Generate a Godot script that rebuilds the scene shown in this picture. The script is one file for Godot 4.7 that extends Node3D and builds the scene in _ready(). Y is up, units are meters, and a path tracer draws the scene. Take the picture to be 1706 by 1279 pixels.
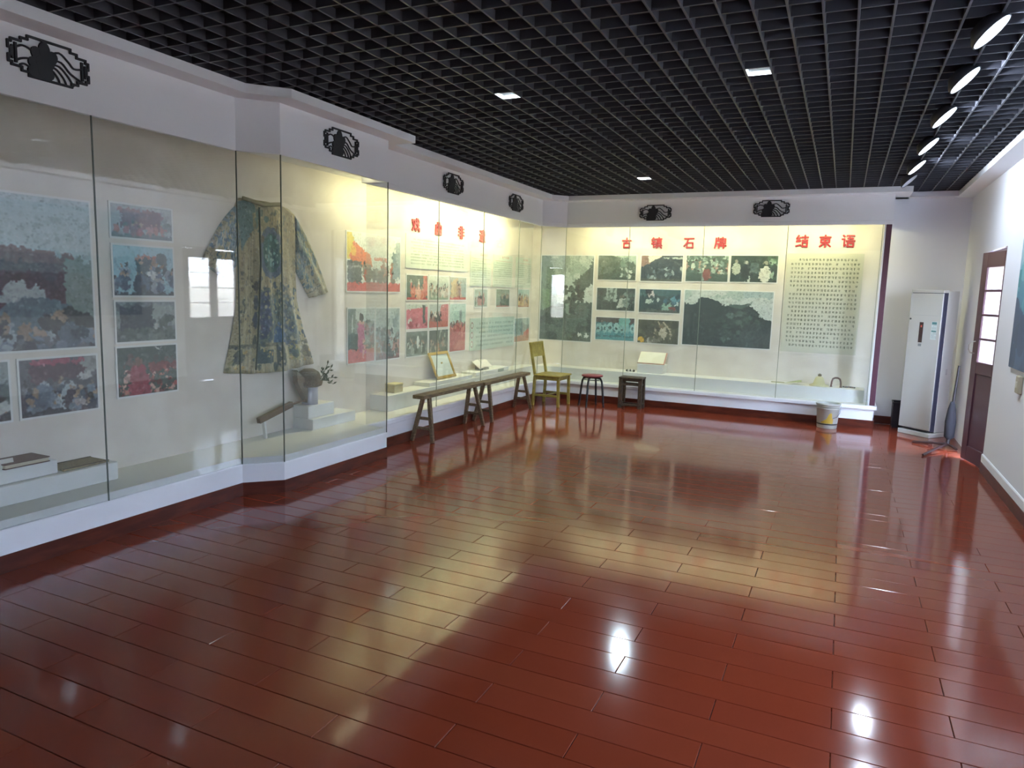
extends Node3D

# ---------------------------------------------------------------- mesh builder
class MB:
	var st := SurfaceTool.new()
	func _init(smooth := false) -> void:
		st.begin(Mesh.PRIMITIVE_TRIANGLES)
		st.set_smooth_group(0 if smooth else -1)
	func smooth(on: bool) -> void:
		st.set_smooth_group(0 if on else -1)
	func tri(a: Vector3, b: Vector3, c: Vector3, out: Vector3, ua := Vector2.ZERO, ub := Vector2.ZERO, uc := Vector2.ZERO) -> void:
		if (a - c).cross(a - b).dot(out) < 0.0:
			var t := b; b = c; c = t
			var u := ub; ub = uc; uc = u
		st.set_uv(ua); st.add_vertex(a)
		st.set_uv(ub); st.add_vertex(b)
		st.set_uv(uc); st.add_vertex(c)
	func quad(a: Vector3, b: Vector3, c: Vector3, d: Vector3, out: Vector3, uv := []) -> void:
		if uv.is_empty():
			tri(a, b, c, out); tri(a, c, d, out)
		else:
			tri(a, b, c, out, uv[0], uv[1], uv[2]); tri(a, c, d, out, uv[0], uv[2], uv[3])
	# chamfered box centred on t
	func box(t: Transform3D, s: Vector3, b := 0.0) -> void:
		var h := s * 0.5
		b = minf(b, minf(h.x, minf(h.y, h.z)) * 0.9)
		for ax in 3:
			var u := (ax + 1) % 3
			var v := (ax + 2) % 3
			for sg in [-1.0, 1.0]:
				var q := []
				for k in [[-1, -1], [1, -1], [1, 1], [-1, 1]]:
					var p := Vector3.ZERO
					p[ax] = sg * h[ax]; p[u] = k[0] * (h[u] - b); p[v] = k[1] * (h[v] - b)
					q.append(t * p)
				var n := Vector3.ZERO
				n[ax] = sg
				quad(q[0], q[1], q[2], q[3], t.basis * n)
		if b <= 0.0:
			return
		for ax in 3:
			var u := (ax + 1) % 3
			var v := (ax + 2) % 3
			for su in [-1.0, 1.0]:
				for sv in [-1.0, 1.0]:
					var q := []
					for k in [[-1, 0], [1, 0], [1, 1], [-1, 1]]:
						var p := Vector3.ZERO
						p[ax] = k[0] * (h[ax] - b)
						p[u] = su * (h[u] - (0.0 if k[1] == 0 else b)); p[v] = sv * (h[v] - (b if k[1] == 0 else 0.0))
						q.append(t * p)
					var n := Vector3.ZERO
					n[u] = su; n[v] = sv
					quad(q[0], q[1], q[2], q[3], t.basis * n)
		for sx in [-1.0, 1.0]:
			for sy in [-1.0, 1.0]:
				for sz in [-1.0, 1.0]:
					var n := Vector3(sx, sy, sz)
					tri(t * (n * (h - Vector3(0, b, b))), t * (n * (h - Vector3(b, 0, b))), t * (n * (h - Vector3(b, b, 0))), t.basis * n)
	func bx(x0: float, x1: float, y0: float, y1: float, z0: float, z1: float, b := 0.0) -> void:
		box(Transform3D(Basis(), Vector3(x0 + x1, y0 + y1, z0 + z1) * 0.5), Vector3(absf(x1 - x0), absf(y1 - y0), absf(z1 - z0)), b)
	# bar of rectangular section between two points
	func bar(a: Vector3, b: Vector3, w: float, d: float, bev := 0.003, side := Vector3.RIGHT) -> void:
		var y := (b - a).normalized()
		var z := side.cross(y).normalized()
		var x := y.cross(z).normalized()
		box(Transform3D(Basis(x, y, z), (a + b) * 0.5), Vector3(w, a.distance_to(b), d), bev)
	# tube through points
	func tube(pts: Array, r, seg := 8, caps := true) -> void:
		var rings := []
		var up := Vector3(0.13, 0.97, 0.21).normalized()
		for i in pts.size():
			var d: Vector3 = (pts[mini(i + 1, pts.size() - 1)] - pts[maxi(i - 1, 0)]).normalized()
			var x := up.cross(d)
			if x.length() < 0.1: x = Vector3.RIGHT.cross(d)
			x = x.normalized()
			var y := d.cross(x)
			var rr: float = r[i] if r is Array else r
			var ring := []
			for k in seg:
				var a := TAU * k / seg
				ring.append(pts[i] + (x * cos(a) + y * sin(a)) * rr)
			rings.append(ring)
		st.set_smooth_group(0)
		for i in pts.size() - 1:
			var mid: Vector3 = (pts[i] + pts[i + 1]) * 0.5
			for k in seg:
				var k2 := (k + 1) % seg
				var c: Vector3 = (rings[i][k] + rings[i + 1][k2]) * 0.5
				quad(rings[i][k], rings[i][k2], rings[i + 1][k2], rings[i + 1][k], c - mid)
		st.set_smooth_group(-1)
		if caps:
			for e in [0, pts.size() - 1]:
				var d: Vector3 = (pts[0] - pts[1]) if e == 0 else (pts[e] - pts[e - 1])
				for k in seg:
					tri(pts[e], rings[e][k], rings[e][(k + 1) % seg], d)
	# lathe around y of t ; profile = [[r, y], ...]
	func lathe(t: Transform3D, prof: Array, seg := 24, sm := true) -> void:
		st.set_smooth_group(0 if sm else -1)
		for i in prof.size() - 1:
			var r0: float = prof[i][0]; var y0: float = prof[i][1]
			var r1: float = prof[i + 1][0]; var y1: float = prof[i + 1][1]
			var nr := y1 - y0
			var ny := -(r1 - r0)
			for k in seg:
				var a := TAU * k / seg
				var b := TAU * (k + 1) / seg
				var m := (a + b) * 0.5
				var out := t.basis * Vector3(cos(m) * nr, ny, sin(m) * nr)
				var p0 := t * Vector3(cos(a) * r0, y0, sin(a) * r0)
				var p1 := t * Vector3(cos(b) * r0, y0, sin(b) * r0)
				var p2 := t * Vector3(cos(b) * r1, y1, sin(b) * r1)
				var p3 := t * Vector3(cos(a) * r1, y1, sin(a) * r1)
				if r0 < 1e-5: tri(p0, p2, p3, out)
				elif r1 < 1e-5: tri(p0, p1, p2, out)
				else: quad(p0, p1, p2, p3, out)
		st.set_smooth_group(-1)
	# extruded polygon: poly in local xy, depth along z from 0 to d
	func prism(t: Transform3D, poly: PackedVector2Array, d: float) -> void:
		var ix := Geometry2D.triangulate_polygon(poly)
		for k in range(0, ix.size(), 3):
			for s in [0.0, d]:
				var q := []
				for j in 3:
					q.append(t * Vector3(poly[ix[k + j]].x, poly[ix[k + j]].y, s))
				tri(q[0], q[1], q[2], t.basis * Vector3(0, 0, (1.0 if s > 0.0 else -1.0) * signf(d)))
		var cw := Geometry2D.is_polygon_clockwise(poly)
		for k in poly.size():
			var a := poly[k]
			var b := poly[(k + 1) % poly.size()]
			var e := (b - a)
			var n := Vector2(-e.y, e.x) if cw else Vector2(e.y, -e.x)
			quad(t * Vector3(a.x, a.y, 0), t * Vector3(b.x, b.y, 0), t * Vector3(b.x, b.y, d), t * Vector3(a.x, a.y, d), t.basis * Vector3(n.x, n.y, 0))
	# plan polygon (x, z) extruded from y0 to y1
	func slab(poly: Array, y0: float, y1: float) -> void:
		var p := PackedVector2Array()
		for v in poly: p.append(v)
		prism(Transform3D(Basis(Vector3(1, 0, 0), Vector3(0, 0, 1), Vector3(0, 1, 0)), Vector3(0, y0, 0)), p, y1 - y0)
	# profile [(offset to the room side, y)] swept along plan path, mitred; segments i0..i1
	func sweep(path: Array, prof: Array, i0: int, i1: int) -> void:
		var cen := Vector2.ZERO
		for p in prof: cen += p
		cen /= prof.size()
		var n := prof.size()
		var at := func(i: int, o: float) -> Vector2:
			var dirs := []
			if i > 0: dirs.append((path[i] - path[i - 1]).normalized())
			if i < path.size() - 1: dirs.append((path[i + 1] - path[i]).normalized())
			var n0 := Vector2(-dirs[0].y, dirs[0].x)
			if dirs.size() == 1: return path[i] + n0 * o
			var n1 := Vector2(-dirs[1].y, dirs[1].x)
			var m := (n0 + n1).normalized()
			return path[i] + m * (o / maxf(m.dot(n0), 0.3))
		for s in range(i0, i1):
			var d: Vector2 = (path[s + 1] - path[s]).normalized()
			var nn := Vector2(-d.y, d.x)
			for k in n:
				var a: Vector2 = prof[k]
				var b: Vector2 = prof[(k + 1) % n]
				var mid := (a + b) * 0.5 - cen
				var e := b - a
				var on := Vector2(e.y, -e.x)
				if on.dot(mid) < 0.0: on = -on
				var q := []
				for j in [[s, a], [s, b], [s + 1, b], [s + 1, a]]:
					var w: Vector2 = at.call(j[0], j[1].x)
					q.append(Vector3(w.x, j[1].y, w.y))
				quad(q[0], q[1], q[2], q[3], Vector3(nn.x * on.x, on.y, nn.y * on.x))
		for e in [i0, i1]:
			var d: Vector2 = (path[1 + i0] - path[i0]) * -1.0 if e == i0 else path[i1] - path[i1 - 1]
			var q := []
			for k in n:
				var w: Vector2 = at.call(e, prof[k].x)
				q.append(Vector3(w.x, prof[k].y, w.y))
			for k in range(1, n - 1):
				tri(q[0], q[k], q[k + 1], Vector3(d.x, 0, d.y))
	func done() -> ArrayMesh:
		st.generate_normals()
		return st.commit()

# ---------------------------------------------------------------- helpers
var M := {}
var counts := {}
var rng := RandomNumberGenerator.new()

func named(called: String) -> String:
	var n: int = counts.get(called, 0)
	counts[called] = n + 1
	return called if n == 0 else "%s_%03d" % [called, n]

func tag(o: Node, label: String, category: String, group := "") -> Node:
	o.set_meta("label", label)
	o.set_meta("category", category)
	if group != "": o.set_meta("group", group)
	return o

func thing(called: String, label: String, category: String, at := Vector3.ZERO, turn := 0.0, group := "") -> Node3D:
	var o := Node3D.new()
	o.name = named(called)
	add_child(o)
	o.position = at
	o.rotation.y = turn
	tag(o, label, category, group)
	return o

func obj(called: String, mesh: Mesh, m: Material, parent: Node = self) -> MeshInstance3D:
	var o := MeshInstance3D.new()
	o.mesh = mesh
	o.material_override = m
	if parent == self:
		o.name = named(called)
		add_child(o)
	else:
		o.name = called
		parent.add_child(o, true)
	return o

func struct(called: String, mesh: Mesh, m: Material) -> MeshInstance3D:
	var o := obj(called, mesh, m)
	o.set_meta("kind", "structure")
	return o

func mat(c: Color, rough := 0.7, metal := 0.0, spec := 0.5) -> StandardMaterial3D:
	var m := StandardMaterial3D.new()
	m.albedo_color = c
	m.roughness = rough
	m.metallic = metal
	m.metallic_specular = spec
	return m

func hx(s: String) -> Color:
	return Color.html(s)

func noise_tex(freq: float, c0: Color, c1: Color, seed_: int, size := 256, oct := 4) -> NoiseTexture2D:
	var n := FastNoiseLite.new()
	n.seed = seed_
	n.frequency = freq
	n.fractal_octaves = oct
	var g := Gradient.new()
	g.colors = PackedColorArray([c0, c1])
	g.offsets = PackedFloat32Array([0.25, 0.75])
	var t := NoiseTexture2D.new()
	t.noise = n
	t.width = size
	t.height = size
	t.seamless = true
	t.color_ramp = g
	return t

func grain(m: StandardMaterial3D, tex: Texture2D, sc: Vector3) -> StandardMaterial3D:
	m.albedo_texture = tex
	m.uv1_triplanar = true
	m.uv1_world_triplanar = true
	m.uv1_scale = sc
	return m

# ---------------------------------------------------------------- picture painting (prints)
class Paint:
	var im: Image
	var w: int
	var h: int
	var r := RandomNumberGenerator.new()
	func _init(w_: int, h_: int, bg: String, seed_ := 1) -> void:
		w = w_; h = h_
		im = Image.create(w, h, false, Image.FORMAT_RGBA8)
		im.fill(Color.html(bg))
		r.seed = seed_
	func rect(x: float, y: float, a: float, b: float, c: Color) -> void:
		im.fill_rect(Rect2i(int(round(x)), int(round(y)), maxi(1, int(round(a))), maxi(1, int(round(b)))), c)
	func ell(cx: float, cy: float, rx: float, ry: float, c: Color) -> void:
		for y in range(int(cy - ry), int(cy + ry) + 1):
			var q := 1.0 - pow((y + 0.5 - cy) / maxf(ry, 0.5), 2)
			if q > 0.0 and y >= 0 and y < h:
				var s := rx * sqrt(q)
				rect(cx - s, y, 2.0 * s, 1, c)
	func poly(p: Array, c: Color) -> void:
		var lo := 1e9
		var hi := -1e9
		for v in p:
			lo = minf(lo, v.y); hi = maxf(hi, v.y)
		for y in range(maxi(0, int(lo)), mini(h, int(hi) + 1)):
			var xs := []
			for k in p.size():
				var a: Vector2 = p[k]
				var b: Vector2 = p[(k + 1) % p.size()]
				if (a.y <= y + 0.5) != (b.y <= y + 0.5):
					xs.append(a.x + (y + 0.5 - a.y) * (b.x - a.x) / (b.y - a.y))
			xs.sort()
			for k in range(0, xs.size() - 1, 2):
				if xs[k + 1] > xs[k]: rect(xs[k], y, xs[k + 1] - xs[k], 1, c)
	func stroke(pts: Array, wd: float, c: Color) -> void:
		for k in pts.size() - 1:
			var a: Vector2 = pts[k]
			var b: Vector2 = pts[k + 1]
			var n := int(maxf(1.0, a.distance_to(b) / maxf(1.0, wd * 0.4)))
			for i in n + 1:
				var p := a.lerp(b, float(i) / n)
				ell(p.x, p.y, wd * 0.5, wd * 0.5, c)
	# ops use percentages of the picture
	func ops(list: Array, x0 := 0.0, y0 := 0.0, a := -1.0, b := -1.0) -> void:
		if a < 0.0: a = w; b = h
		var f := func(x, y) -> Vector2: return Vector2(x0 + x * a / 100.0, y0 + y * b / 100.0)
		for o in list:
			match o[0]:
				"R":
					var p: Vector2 = f.call(o[1], o[2])
					rect(p.x, p.y, o[3] * a / 100.0, o[4] * b / 100.0, Color.html(o[5]))
				"E":
					var p: Vector2 = f.call(o[1], o[2])
					ell(p.x, p.y, o[3] * a / 100.0, o[4] * b / 100.0, Color.html(o[5]))
				"P":
					var q := []
					for k in range(0, o[1].size(), 2): q.append(f.call(o[1][k], o[1][k + 1]))
					poly(q, Color.html(o[2]))
				"S":
					var q := []
					for k in range(0, o[1].size(), 2): q.append(f.call(o[1][k], o[1][k + 1]))
					stroke(q, o[2] * a / 100.0, Color.html(o[3]))
				"B":   # scattered blobs: x y w h n colours size
					for k in o[5]:
						var p: Vector2 = f.call(o[1] + r.randf() * o[3], o[2] + r.randf() * o[4])
						var s: float = o[7] * a / 100.0 * r.randf_range(0.5, 1.3)
						ell(p.x, p.y, s, s * r.randf_range(0.6, 1.3), Color.html(o[6][r.randi() % o[6].size()]))
				"C":   # people: x y w h n clothes size
					for k in o[5]:
						var p: Vector2 = f.call(o[1] + r.randf() * o[3], o[2] + o[4] * k / float(o[5]))
						var s: float = o[7] * a / 100.0
						var c: Color = Color.html(o[6][r.randi() % o[6].size()])
						ell(p.x, p.y + s * 2.4, s * 1.1, s * 2.2, c)
						ell(p.x, p.y, s * 0.55, s * 0.65, Color.html(["a58c78", "8f7866", "3a3432"][r.randi() % 3]))
				"T":   # rows of small print: x y w h rows char colour
					var step: float = o[4] * b / 100.0 / o[5]
					for k in o[5]:
						var p: Vector2 = f.call(o[1], o[2])
						var y: float = p.y + step * k
						var x: float = p.x + (step * 1.6 if r.randf() < 0.16 or k == 0 else 0.0)
						var xe: float = p.x + o[3] * a / 100.0 * (r.randf_range(0.35, 0.9) if r.randf() < 0.14 else 1.0)
						while x < xe:
							if r.randf() > 0.07: glyph(x, y, step * 0.62, Color.html(o[7]))
							x += step * 0.74
	func glyph(x: float, y: float, s: float, c: Color) -> void:
		var n := r.randi_range(2, 3)
		for k in n:
			rect(x + s * r.randf_range(0, 0.2), y + s * (0.1 + 0.8 * k / n), s * r.randf_range(0.5, 0.85), maxf(1.0, s * 0.13), c)
		for k in r.randi_range(1, 2):
			rect(x + s * r.randf_range(0.15, 0.75), y + s * 0.05, maxf(1.0, s * 0.13), s * r.randf_range(0.6, 0.95), c)
	func jitter(n: int, smax: float, amt: float) -> void:
		for k in n:
			var x := r.randf() * w
			var y := r.randf() * h
			var c := im.get_pixel(clampi(int(x + r.randf_range(-3, 3)), 0, w - 1), clampi(int(y + r.randf_range(-3, 3)), 0, h - 1))
			var a := r.randf_range(-amt, amt)
			c = c.lightened(a) if a > 0.0 else c.darkened(-a)
			ell(x, y, r.randf_range(0.6, 1.0) * smax, r.randf_range(0.4, 1.0) * smax, c)
	func soften(k: int) -> void:
		im.resize(maxi(2, w / k), maxi(2, h / k), Image.INTERPOLATE_BILINEAR)
		im.resize(w, h, Image.INTERPOLATE_CUBIC)
	func border(px: int, c: Color) -> void:
		rect(0, 0, w, px, c); rect(0, h - px, w, px, c); rect(0, 0, px, h, c); rect(w - px, 0, px, h, c)
	func tex() -> ImageTexture:
		im.generate_mipmaps()
		return ImageTexture.create_from_image(im)

# strokes of the written characters on a 10 x 10 grid, y down
var GLYPH := {
	"古": [[1,3,9,3],[5,.5,5,5],[2.5,5,2.5,9.5],[2.5,5.2,7.5,5.2,7.5,9.5],[2.5,9,7.5,9]],
	"镇": [[2,.5,.5,2.5],[1.5,1.8,4,1.8],[.8,3.8,3.8,3.8],[.5,5.8,4,5.8],[2.3,3.8,2.3,9,4,8],[4.8,1.5,9.5,1.5],[7,.3,7,2.5],[5.5,2.5,5.5,7.5],[5.5,2.7,8.8,2.7,8.8,7.5],[5.5,4.2,8.8,4.2],[5.5,5.7,8.8,5.7],[4.5,7.5,9.8,7.5],[6.3,8,5,9.6],[8,8,9.5,9.6]],
	"石": [[.8,1.3,9.2,1.3],[4.5,1.3,3,5,.6,8],[3.3,5,3.3,9.5],[3.3,5,8.3,5,8.3,9.5],[3.3,9,8.3,9]],
	"牌": [[1.3,.8,1.3,5,.4,9.5],[1.3,3.2,4.2,3.2],[3.2,.5,3.2,3.2],[1.3,5.8,3.8,5.8,3.8,9.5],[7,.3,6.3,1.5],[5,1.5,5,5.5],[5,1.5,9.3,1.5,9.3,5.5],[5,3.5,9.3,3.5],[5,5.5,9.3,5.5],[7.1,1.5,6.6,5.5,5,7],[4.4,7.5,9.8,7.5],[7.8,5.8,7.8,9.8]],
	"结": [[2.5,.5,1,3,3,3],[3.6,2.2,1,5.4,3.8,5],[.6,9,4,8],[4.8,2,9.6,2],[7.2,.4,7.2,4.4],[5.3,4.4,9.2,4.4],[5.5,6,5.5,9.6],[5.5,6,9,6,9,9.6],[5.5,9.2,9,9.2]],
	"束": [[1,2,9,2],[5,.4,5,9.8],[2,3.6,2,6],[2,3.6,8,3.6,8,6],[2,6,8,6],[5,6,1,9.4],[5,6,9,9.4]],
	"语": [[1.5,.6,2.4,1.8],[.8,3.6,2.4,3.6,2.4,9,3.6,8],[4.2,1,9.3,1],[6.3,1,5.6,5],[4.8,3,8.4,3,8.1,5],[3.8,5,9.8,5],[5,6.6,5,9.7],[5,6.6,8.8,6.6,8.8,9.7],[5,9.2,8.8,9.2]],
	"戏": [[.6,2,4.2,2,3,6,.6,9],[1,3.5,4.2,8.5],[4.5,4.2,9.5,3.2],[6.3,.6,7,5,9.4,9.4,9.6,7.5],[9,5,7,7.5,5,9.3],[8,1,9,2]],
	"曲": [[1.2,2.8,1.2,9.5],[1.2,2.8,8.8,2.8,8.8,9.5],[1.2,9,8.8,9],[1.2,5.8,8.8,5.8],[3.8,.6,3.8,9],[6.3,.6,6.3,9]],
	"非": [[4,.5,4,9.7],[6.2,.5,6.2,9.7],[1,2.2,4,2.2],[1,4.6,4,4.6],[.5,7.2,4,7],[6.2,2.2,9.2,2.2],[6.2,4.6,9.2,4.6],[6.2,7.1,9.6,7.1]],
	"遗": [[1.2,.8,2.2,2],[.6,4,2.2,4,2.2,7.6,.6,9],[1.8,8,4,9.4,9.8,9.4],[4.2,.8,4.2,2.4],[4.2,.8,8.6,.8,8.6,2.4],[4.2,2.4,8.6,2.4],[6.4,.2,6.4,3.6],[3.4,3.6,9.6,3.6],[4.6,4.6,4.6,7.4],[4.6,4.6,8.4,4.6,8.4,7.4],[6.5,5.2,6,7,4,8.4],[6.8,7,8.8,8.4]],
	"文": [[5,.4,5.4,1.8],[.8,2.4,9.2,2.4],[7,2.4,5,6.5,1,9.6],[3,2.6,5.5,7,9.4,9.6]],
	"化": [[2.8,.6,.6,4.6],[1.8,3,1.8,9.6],[8.8,2.2,4,6],[5,.6,5,8.6,9.4,8.8,9.4,7]],
}

# raised character, local x right, y up, z towards the reader, base corner at the origin
func char_mesh(ch: String, size: float) -> ArrayMesh:
	var mb := MB.new()
	var u := size / 10.0
	var lift := 0.0
	for s in GLYPH[ch]:
		for k in range(0, s.size() - 2, 2):
			var a := Vector3(s[k] * u, size - s[k + 1] * u, 0.008)
			var b := Vector3(s[k + 2] * u, size - s[k + 3] * u, 0.008)
			var d := (b - a).normalized() * u * 0.45
			mb.bar(a - d + Vector3(0, 0, lift), b + d + Vector3(0, 0, lift), 0.016, u * 1.3, 0.0015, Vector3(0, 0, 1))
			lift = fmod(lift + 0.0004, 0.0016)
	return mb.done()

# plan path of the glass line: near case, corner case
var GL := [Vector2(-3.996, 2.3), Vector2(-3.996, -3.883), Vector2(-3.786, -4.10), Vector2(-3.786, -5.449), Vector2(-4.016, -5.449), Vector2(-4.016, -9.60), Vector2(-3.744, -9.8925), Vector2(0.46, -9.8925), Vector2(0.46, -10.41)]
const XW := -4.5
const ZW := -10.41
const XR := 1.327
const HC := 2.943
const DECK := 0.285

func _ready() -> void:
	rng.seed = 7
	# ---- camera
	var cam := Camera3D.new()
	cam.name = "camera"
	add_child(cam)
	cam.fov = rad_to_deg(2.0 * atan(639.5 / 1182.44))
	cam.near = 0.05
	cam.far = 200.0
	cam.transform = Transform3D(Basis(Vector3.UP, 0.4313) * Basis(Vector3.RIGHT, -0.132) * Basis(Vector3.BACK, 0.0295), Vector3(0, 1.6, 0))
	cam.current = true
	# ---- sky (overcast day outside the door) and exposure
	var we := WorldEnvironment.new()
	we.name = "environment"
	var env := Environment.new()
	var sky := Sky.new()
	var sm := ProceduralSkyMaterial.new()
	sm.sky_top_color = Color(0.72, 0.82, 1.0)
	sm.sky_horizon_color = Color(0.90, 0.95, 1.0)
	sm.ground_bottom_color = Color(0.5, 0.5, 0.48)
	sm.ground_horizon_color = Color(0.75, 0.75, 0.74)
	sm.sun_angle_max = 1.0
	sky.sky_material = sm
	env.sky = sky
	env.background_mode = Environment.BG_SKY
	env.background_energy_multiplier = 46.0
	env.tonemap_mode = Environment.TONE_MAPPER_LINEAR
	env.tonemap_exposure = 1.72
	env.sdfgi_enabled = true
	env.ssao_enabled = true
	env.ssil_enabled = true
	we.environment = env
	add_child(we)

	materials()
	room()
	cases()
	wash_lights()
	cell_lights()
	case_lights()
	door()
	window()
	prints_near()
	prints_left()
	prints_back()
	right_wall_things()
	robe()
	medallions()
	exhibits()
	furniture()

func materials() -> void:
	M.wall = mat(hx("e9e9ed"), 0.75)
	M.wall.heightmap_enabled = false
	M.white = mat(hx("ebebed"), 0.6)
	M.backing = grain(mat(hx("ffffff"), 0.8), noise_tex(0.01, hx("d2ccc0"), hx("dad5ca"), 3), Vector3(0.7, 0.7, 0.7))
	M.deck = mat(hx("dadcd8"), 0.5)
	M.skirt = grain(mat(hx("ffffff"), 0.35), noise_tex(0.02, hx("4c1e12"), hx("622a1a"), 5), Vector3(0.6, 3, 0.6))
	M.black = mat(hx("26262b"), 0.55)
	M.void = mat(hx("101013"), 0.9)
	M.gridbar = mat(hx("404047"), 0.5)
	M.maroon = mat(hx("54303c"), 0.4)
	M.glass = mat(Color(0.80, 0.88, 0.84, 0.05), 0.02)
	M.glass.transparency = BaseMaterial3D.TRANSPARENCY_ALPHA
	M.seam = mat(hx("545c54"), 0.35)
	M.seam_pale = mat(hx("7f8778"), 0.35)
	M.frost = mat(Color(0.93, 0.92, 0.90, 0.55), 0.12)
	M.frost.transparency = BaseMaterial3D.TRANSPARENCY_ALPHA
	M.red = mat(hx("a02028"), 0.4)
	M.plastic = mat(hx("c8c7bf"), 0.4)
	M.lamp_white = mat(hx("dddddd"), 0.4)
	M.floor = []
	for c in ["7e3520", "803722", "7c341f", "813923", "7f3621", "7d3521"]:
		M.floor.append(mat(hx(c), 0.10, 0.0, 0.55))
	M.underfloor = mat(hx("6e4436"), 0.8)

# ---------------------------------------------------------------- room shell
func room() -> void:
	var mb := MB.new()
	mb.bx(-4.7, 1.6, -0.2, -0.018, -10.7, 2.6)
	var fl := struct("floor", mb.done(), M.underfloor)
	# planks: rows run across the room, ends staggered by half a length
	var pw := 0.1547
	var pl := 0.84
	var all := []
	var row := -31
	while true:
		var z0 := -2.304 - pw * row
		row += 1
		if z0 - pw < -10.5: break
		if z0 > 2.4: continue
		var ph := -0.335 if posmod(row - 1, 2) == 0 else 0.087
		var x := ph - pl * 6
		while x < 1.4:
			var xa := maxf(x, -4.45)
			var xb := minf(x + pl, 1.34)
			if xb - xa > 0.03:
				all.append([xa, xb, z0, xb - xa < pl - 0.01])
			x += pl
	# the 300 that show largest: those in front of the camera and nearest
	var ranked := []
	for p in all:
		var c := Vector3((p[0] + p[1]) * 0.5, 0, p[2] - pw * 0.5)
		var loc := (Basis(Vector3.UP, 0.4313).inverse()) * c
		var seen := loc.z < -1.2 and absf(loc.x) < -loc.z * 0.86 + 0.5 and c.x > -4.2
		ranked.append([c.length() if seen else 100.0 + c.length(), p])
	ranked.sort_custom(func(a, b): return a[0] < b[0])
	var shared := {}
	var rest := MB.new()
	for k in ranked.size():
		var p: Array = ranked[k][1]
		var ln: float = p[1] - p[0]
		var tilt := Basis(Vector3.RIGHT, rng.randf_range(-0.0012, 0.0012)) * Basis(Vector3.BACK, rng.randf_range(-0.0006, 0.0006))
		var t := Transform3D(tilt, Vector3((p[0] + p[1]) * 0.5, -0.009 + rng.randf_range(-0.0003, 0.0), p[2] - pw * 0.5))
		if k < 300:
			var far: bool = p[2] < -5.0
			var key := "%.3f %s" % [ln, far]
			if not shared.has(key):
				var q := MB.new()
				q.box(Transform3D(), Vector3(ln - 0.002, 0.018, pw - 0.002), 0.0007 if far else 0.002)
				shared[key] = q.done()
			var o := obj("plank", shared[key], M.floor[rng.randi() % 6], fl)
			o.transform = t
		else:
			rest.box(t, Vector3(ln - 0.0015, 0.018, pw - 0.0015), 0.0005)
	var ro := obj("far_planks", rest.done(), M.floor[1], fl)
	ro.set_meta("kind", "stuff")
	# walls
	mb = MB.new(); mb.bx(-4.75, XW, -0.1, 3.3, -10.65, 2.5)
	struct("wall_left", mb.done(), M.wall)
	mb = MB.new(); mb.bx(-4.5, 1.6, -0.1, 3.3, -10.65, ZW)
	struct("wall_back", mb.done(), M.wall)
	mb = MB.new(); mb.bx(-4.5, 1.6, -0.1, 3.3, 2.3, 2.5)
	struct("wall_front", mb.done(), M.wall)
	mb = MB.new()
	mb.bx(XR, 1.57, -0.1, 3.3, -7.955, -4.0)
	mb.bx(XR, 1.57, -0.1, 3.3, -1.0, 2.3)
	mb.bx(XR, 1.57, -0.1, 0.95, -4.0, -1.0)
	mb.bx(XR, 1.57, 2.15, 3.3, -4.0, -1.0)
	mb.bx(XR, 1.57, -0.1, 3.3, ZW, -9.19)
	mb.bx(XR, 1.57, 2.135, 3.3, -9.19, -7.955)
	struct("wall_right", mb.done(), M.wall)
	# unseen slab added outside the door to limit light from below
	mb = MB.new(); mb.bx(1.57, 3.2, -0.2, -0.02, -12.0, 2.5)
	struct("added_floor_outside", mb.done(), mat(hx("b5b2aa"), 0.8))
	# ceiling: dark slab with the open cell grid hung below it
	mb = MB.new(); mb.bx(-4.7, 1.6, 3.3, 3.45, -10.7, 2.6)
	var ce := struct("ceiling", mb.done(), M.void)
	var q := MB.new(); q.box(Transform3D(), Vector3(0.012, 0.05, 12.75), 0.001)
	var lm := q.done()
	var x := -0.199 - 0.152 * 28
	while x < XR:
		if x > -4.45:
			var o := obj("grid_bar", lm, M.gridbar, ce)
			o.position = Vector3(x, HC + 0.026, -4.05)
		x += 0.152
	q = MB.new(); q.box(Transform3D(), Vector3(5.78, 0.049, 0.012), 0.001)
	var cm := q.done()
	var z := -3.847 + 0.1508 * 40
	while z > -10.4:
		if z < 2.28:
			var o := obj("grid_bar", cm, M.gridbar, ce)
			o.position = Vector3(-1.57, HC + 0.026, z)
		z -= 0.1508
	# cornice and skirting along the free walls
	var rp := [Vector2(0.46, ZW), Vector2(XR, ZW), Vector2(XR, 2.3)]
	mb = MB.new()
	mb.sweep(rp, [Vector2(0, 2.88), Vector2(0.172, 2.88), Vector2(0.172, HC), Vector2(0, HC)], 0, 2)
	struct("trim_1", mb.done(), M.white)
	var sp := [Vector2(XR, -7.955), Vector2(XR, 2.3)]
	mb = MB.new()
	mb.sweep(sp, [Vector2(0, 0), Vector2(0.014, 0), Vector2(0.014, 0.09), Vector2(0.010, 0.1), Vector2(0, 0.1)], 0, 1)
	struct("baseboard_right", mb.done(), M.skirt)
	mb = MB.new()
	mb.sweep(sp, [Vector2(0, 0.1), Vector2(0.012, 0.1), Vector2(0.012, 0.165), Vector2(0.006, 0.175), Vector2(0, 0.175)], 0, 1)
	struct("trim_2", mb.done(), M.white)
	var bp := [Vector2(0.48, ZW), Vector2(XR, ZW)]
	mb = MB.new()
	mb.sweep(bp, [Vector2(0, 0), Vector2(0.014, 0), Vector2(0.014, 0.1), Vector2(0, 0.1)], 0, 1)
	struct("baseboard_back", mb.done(), M.skirt)

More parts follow.
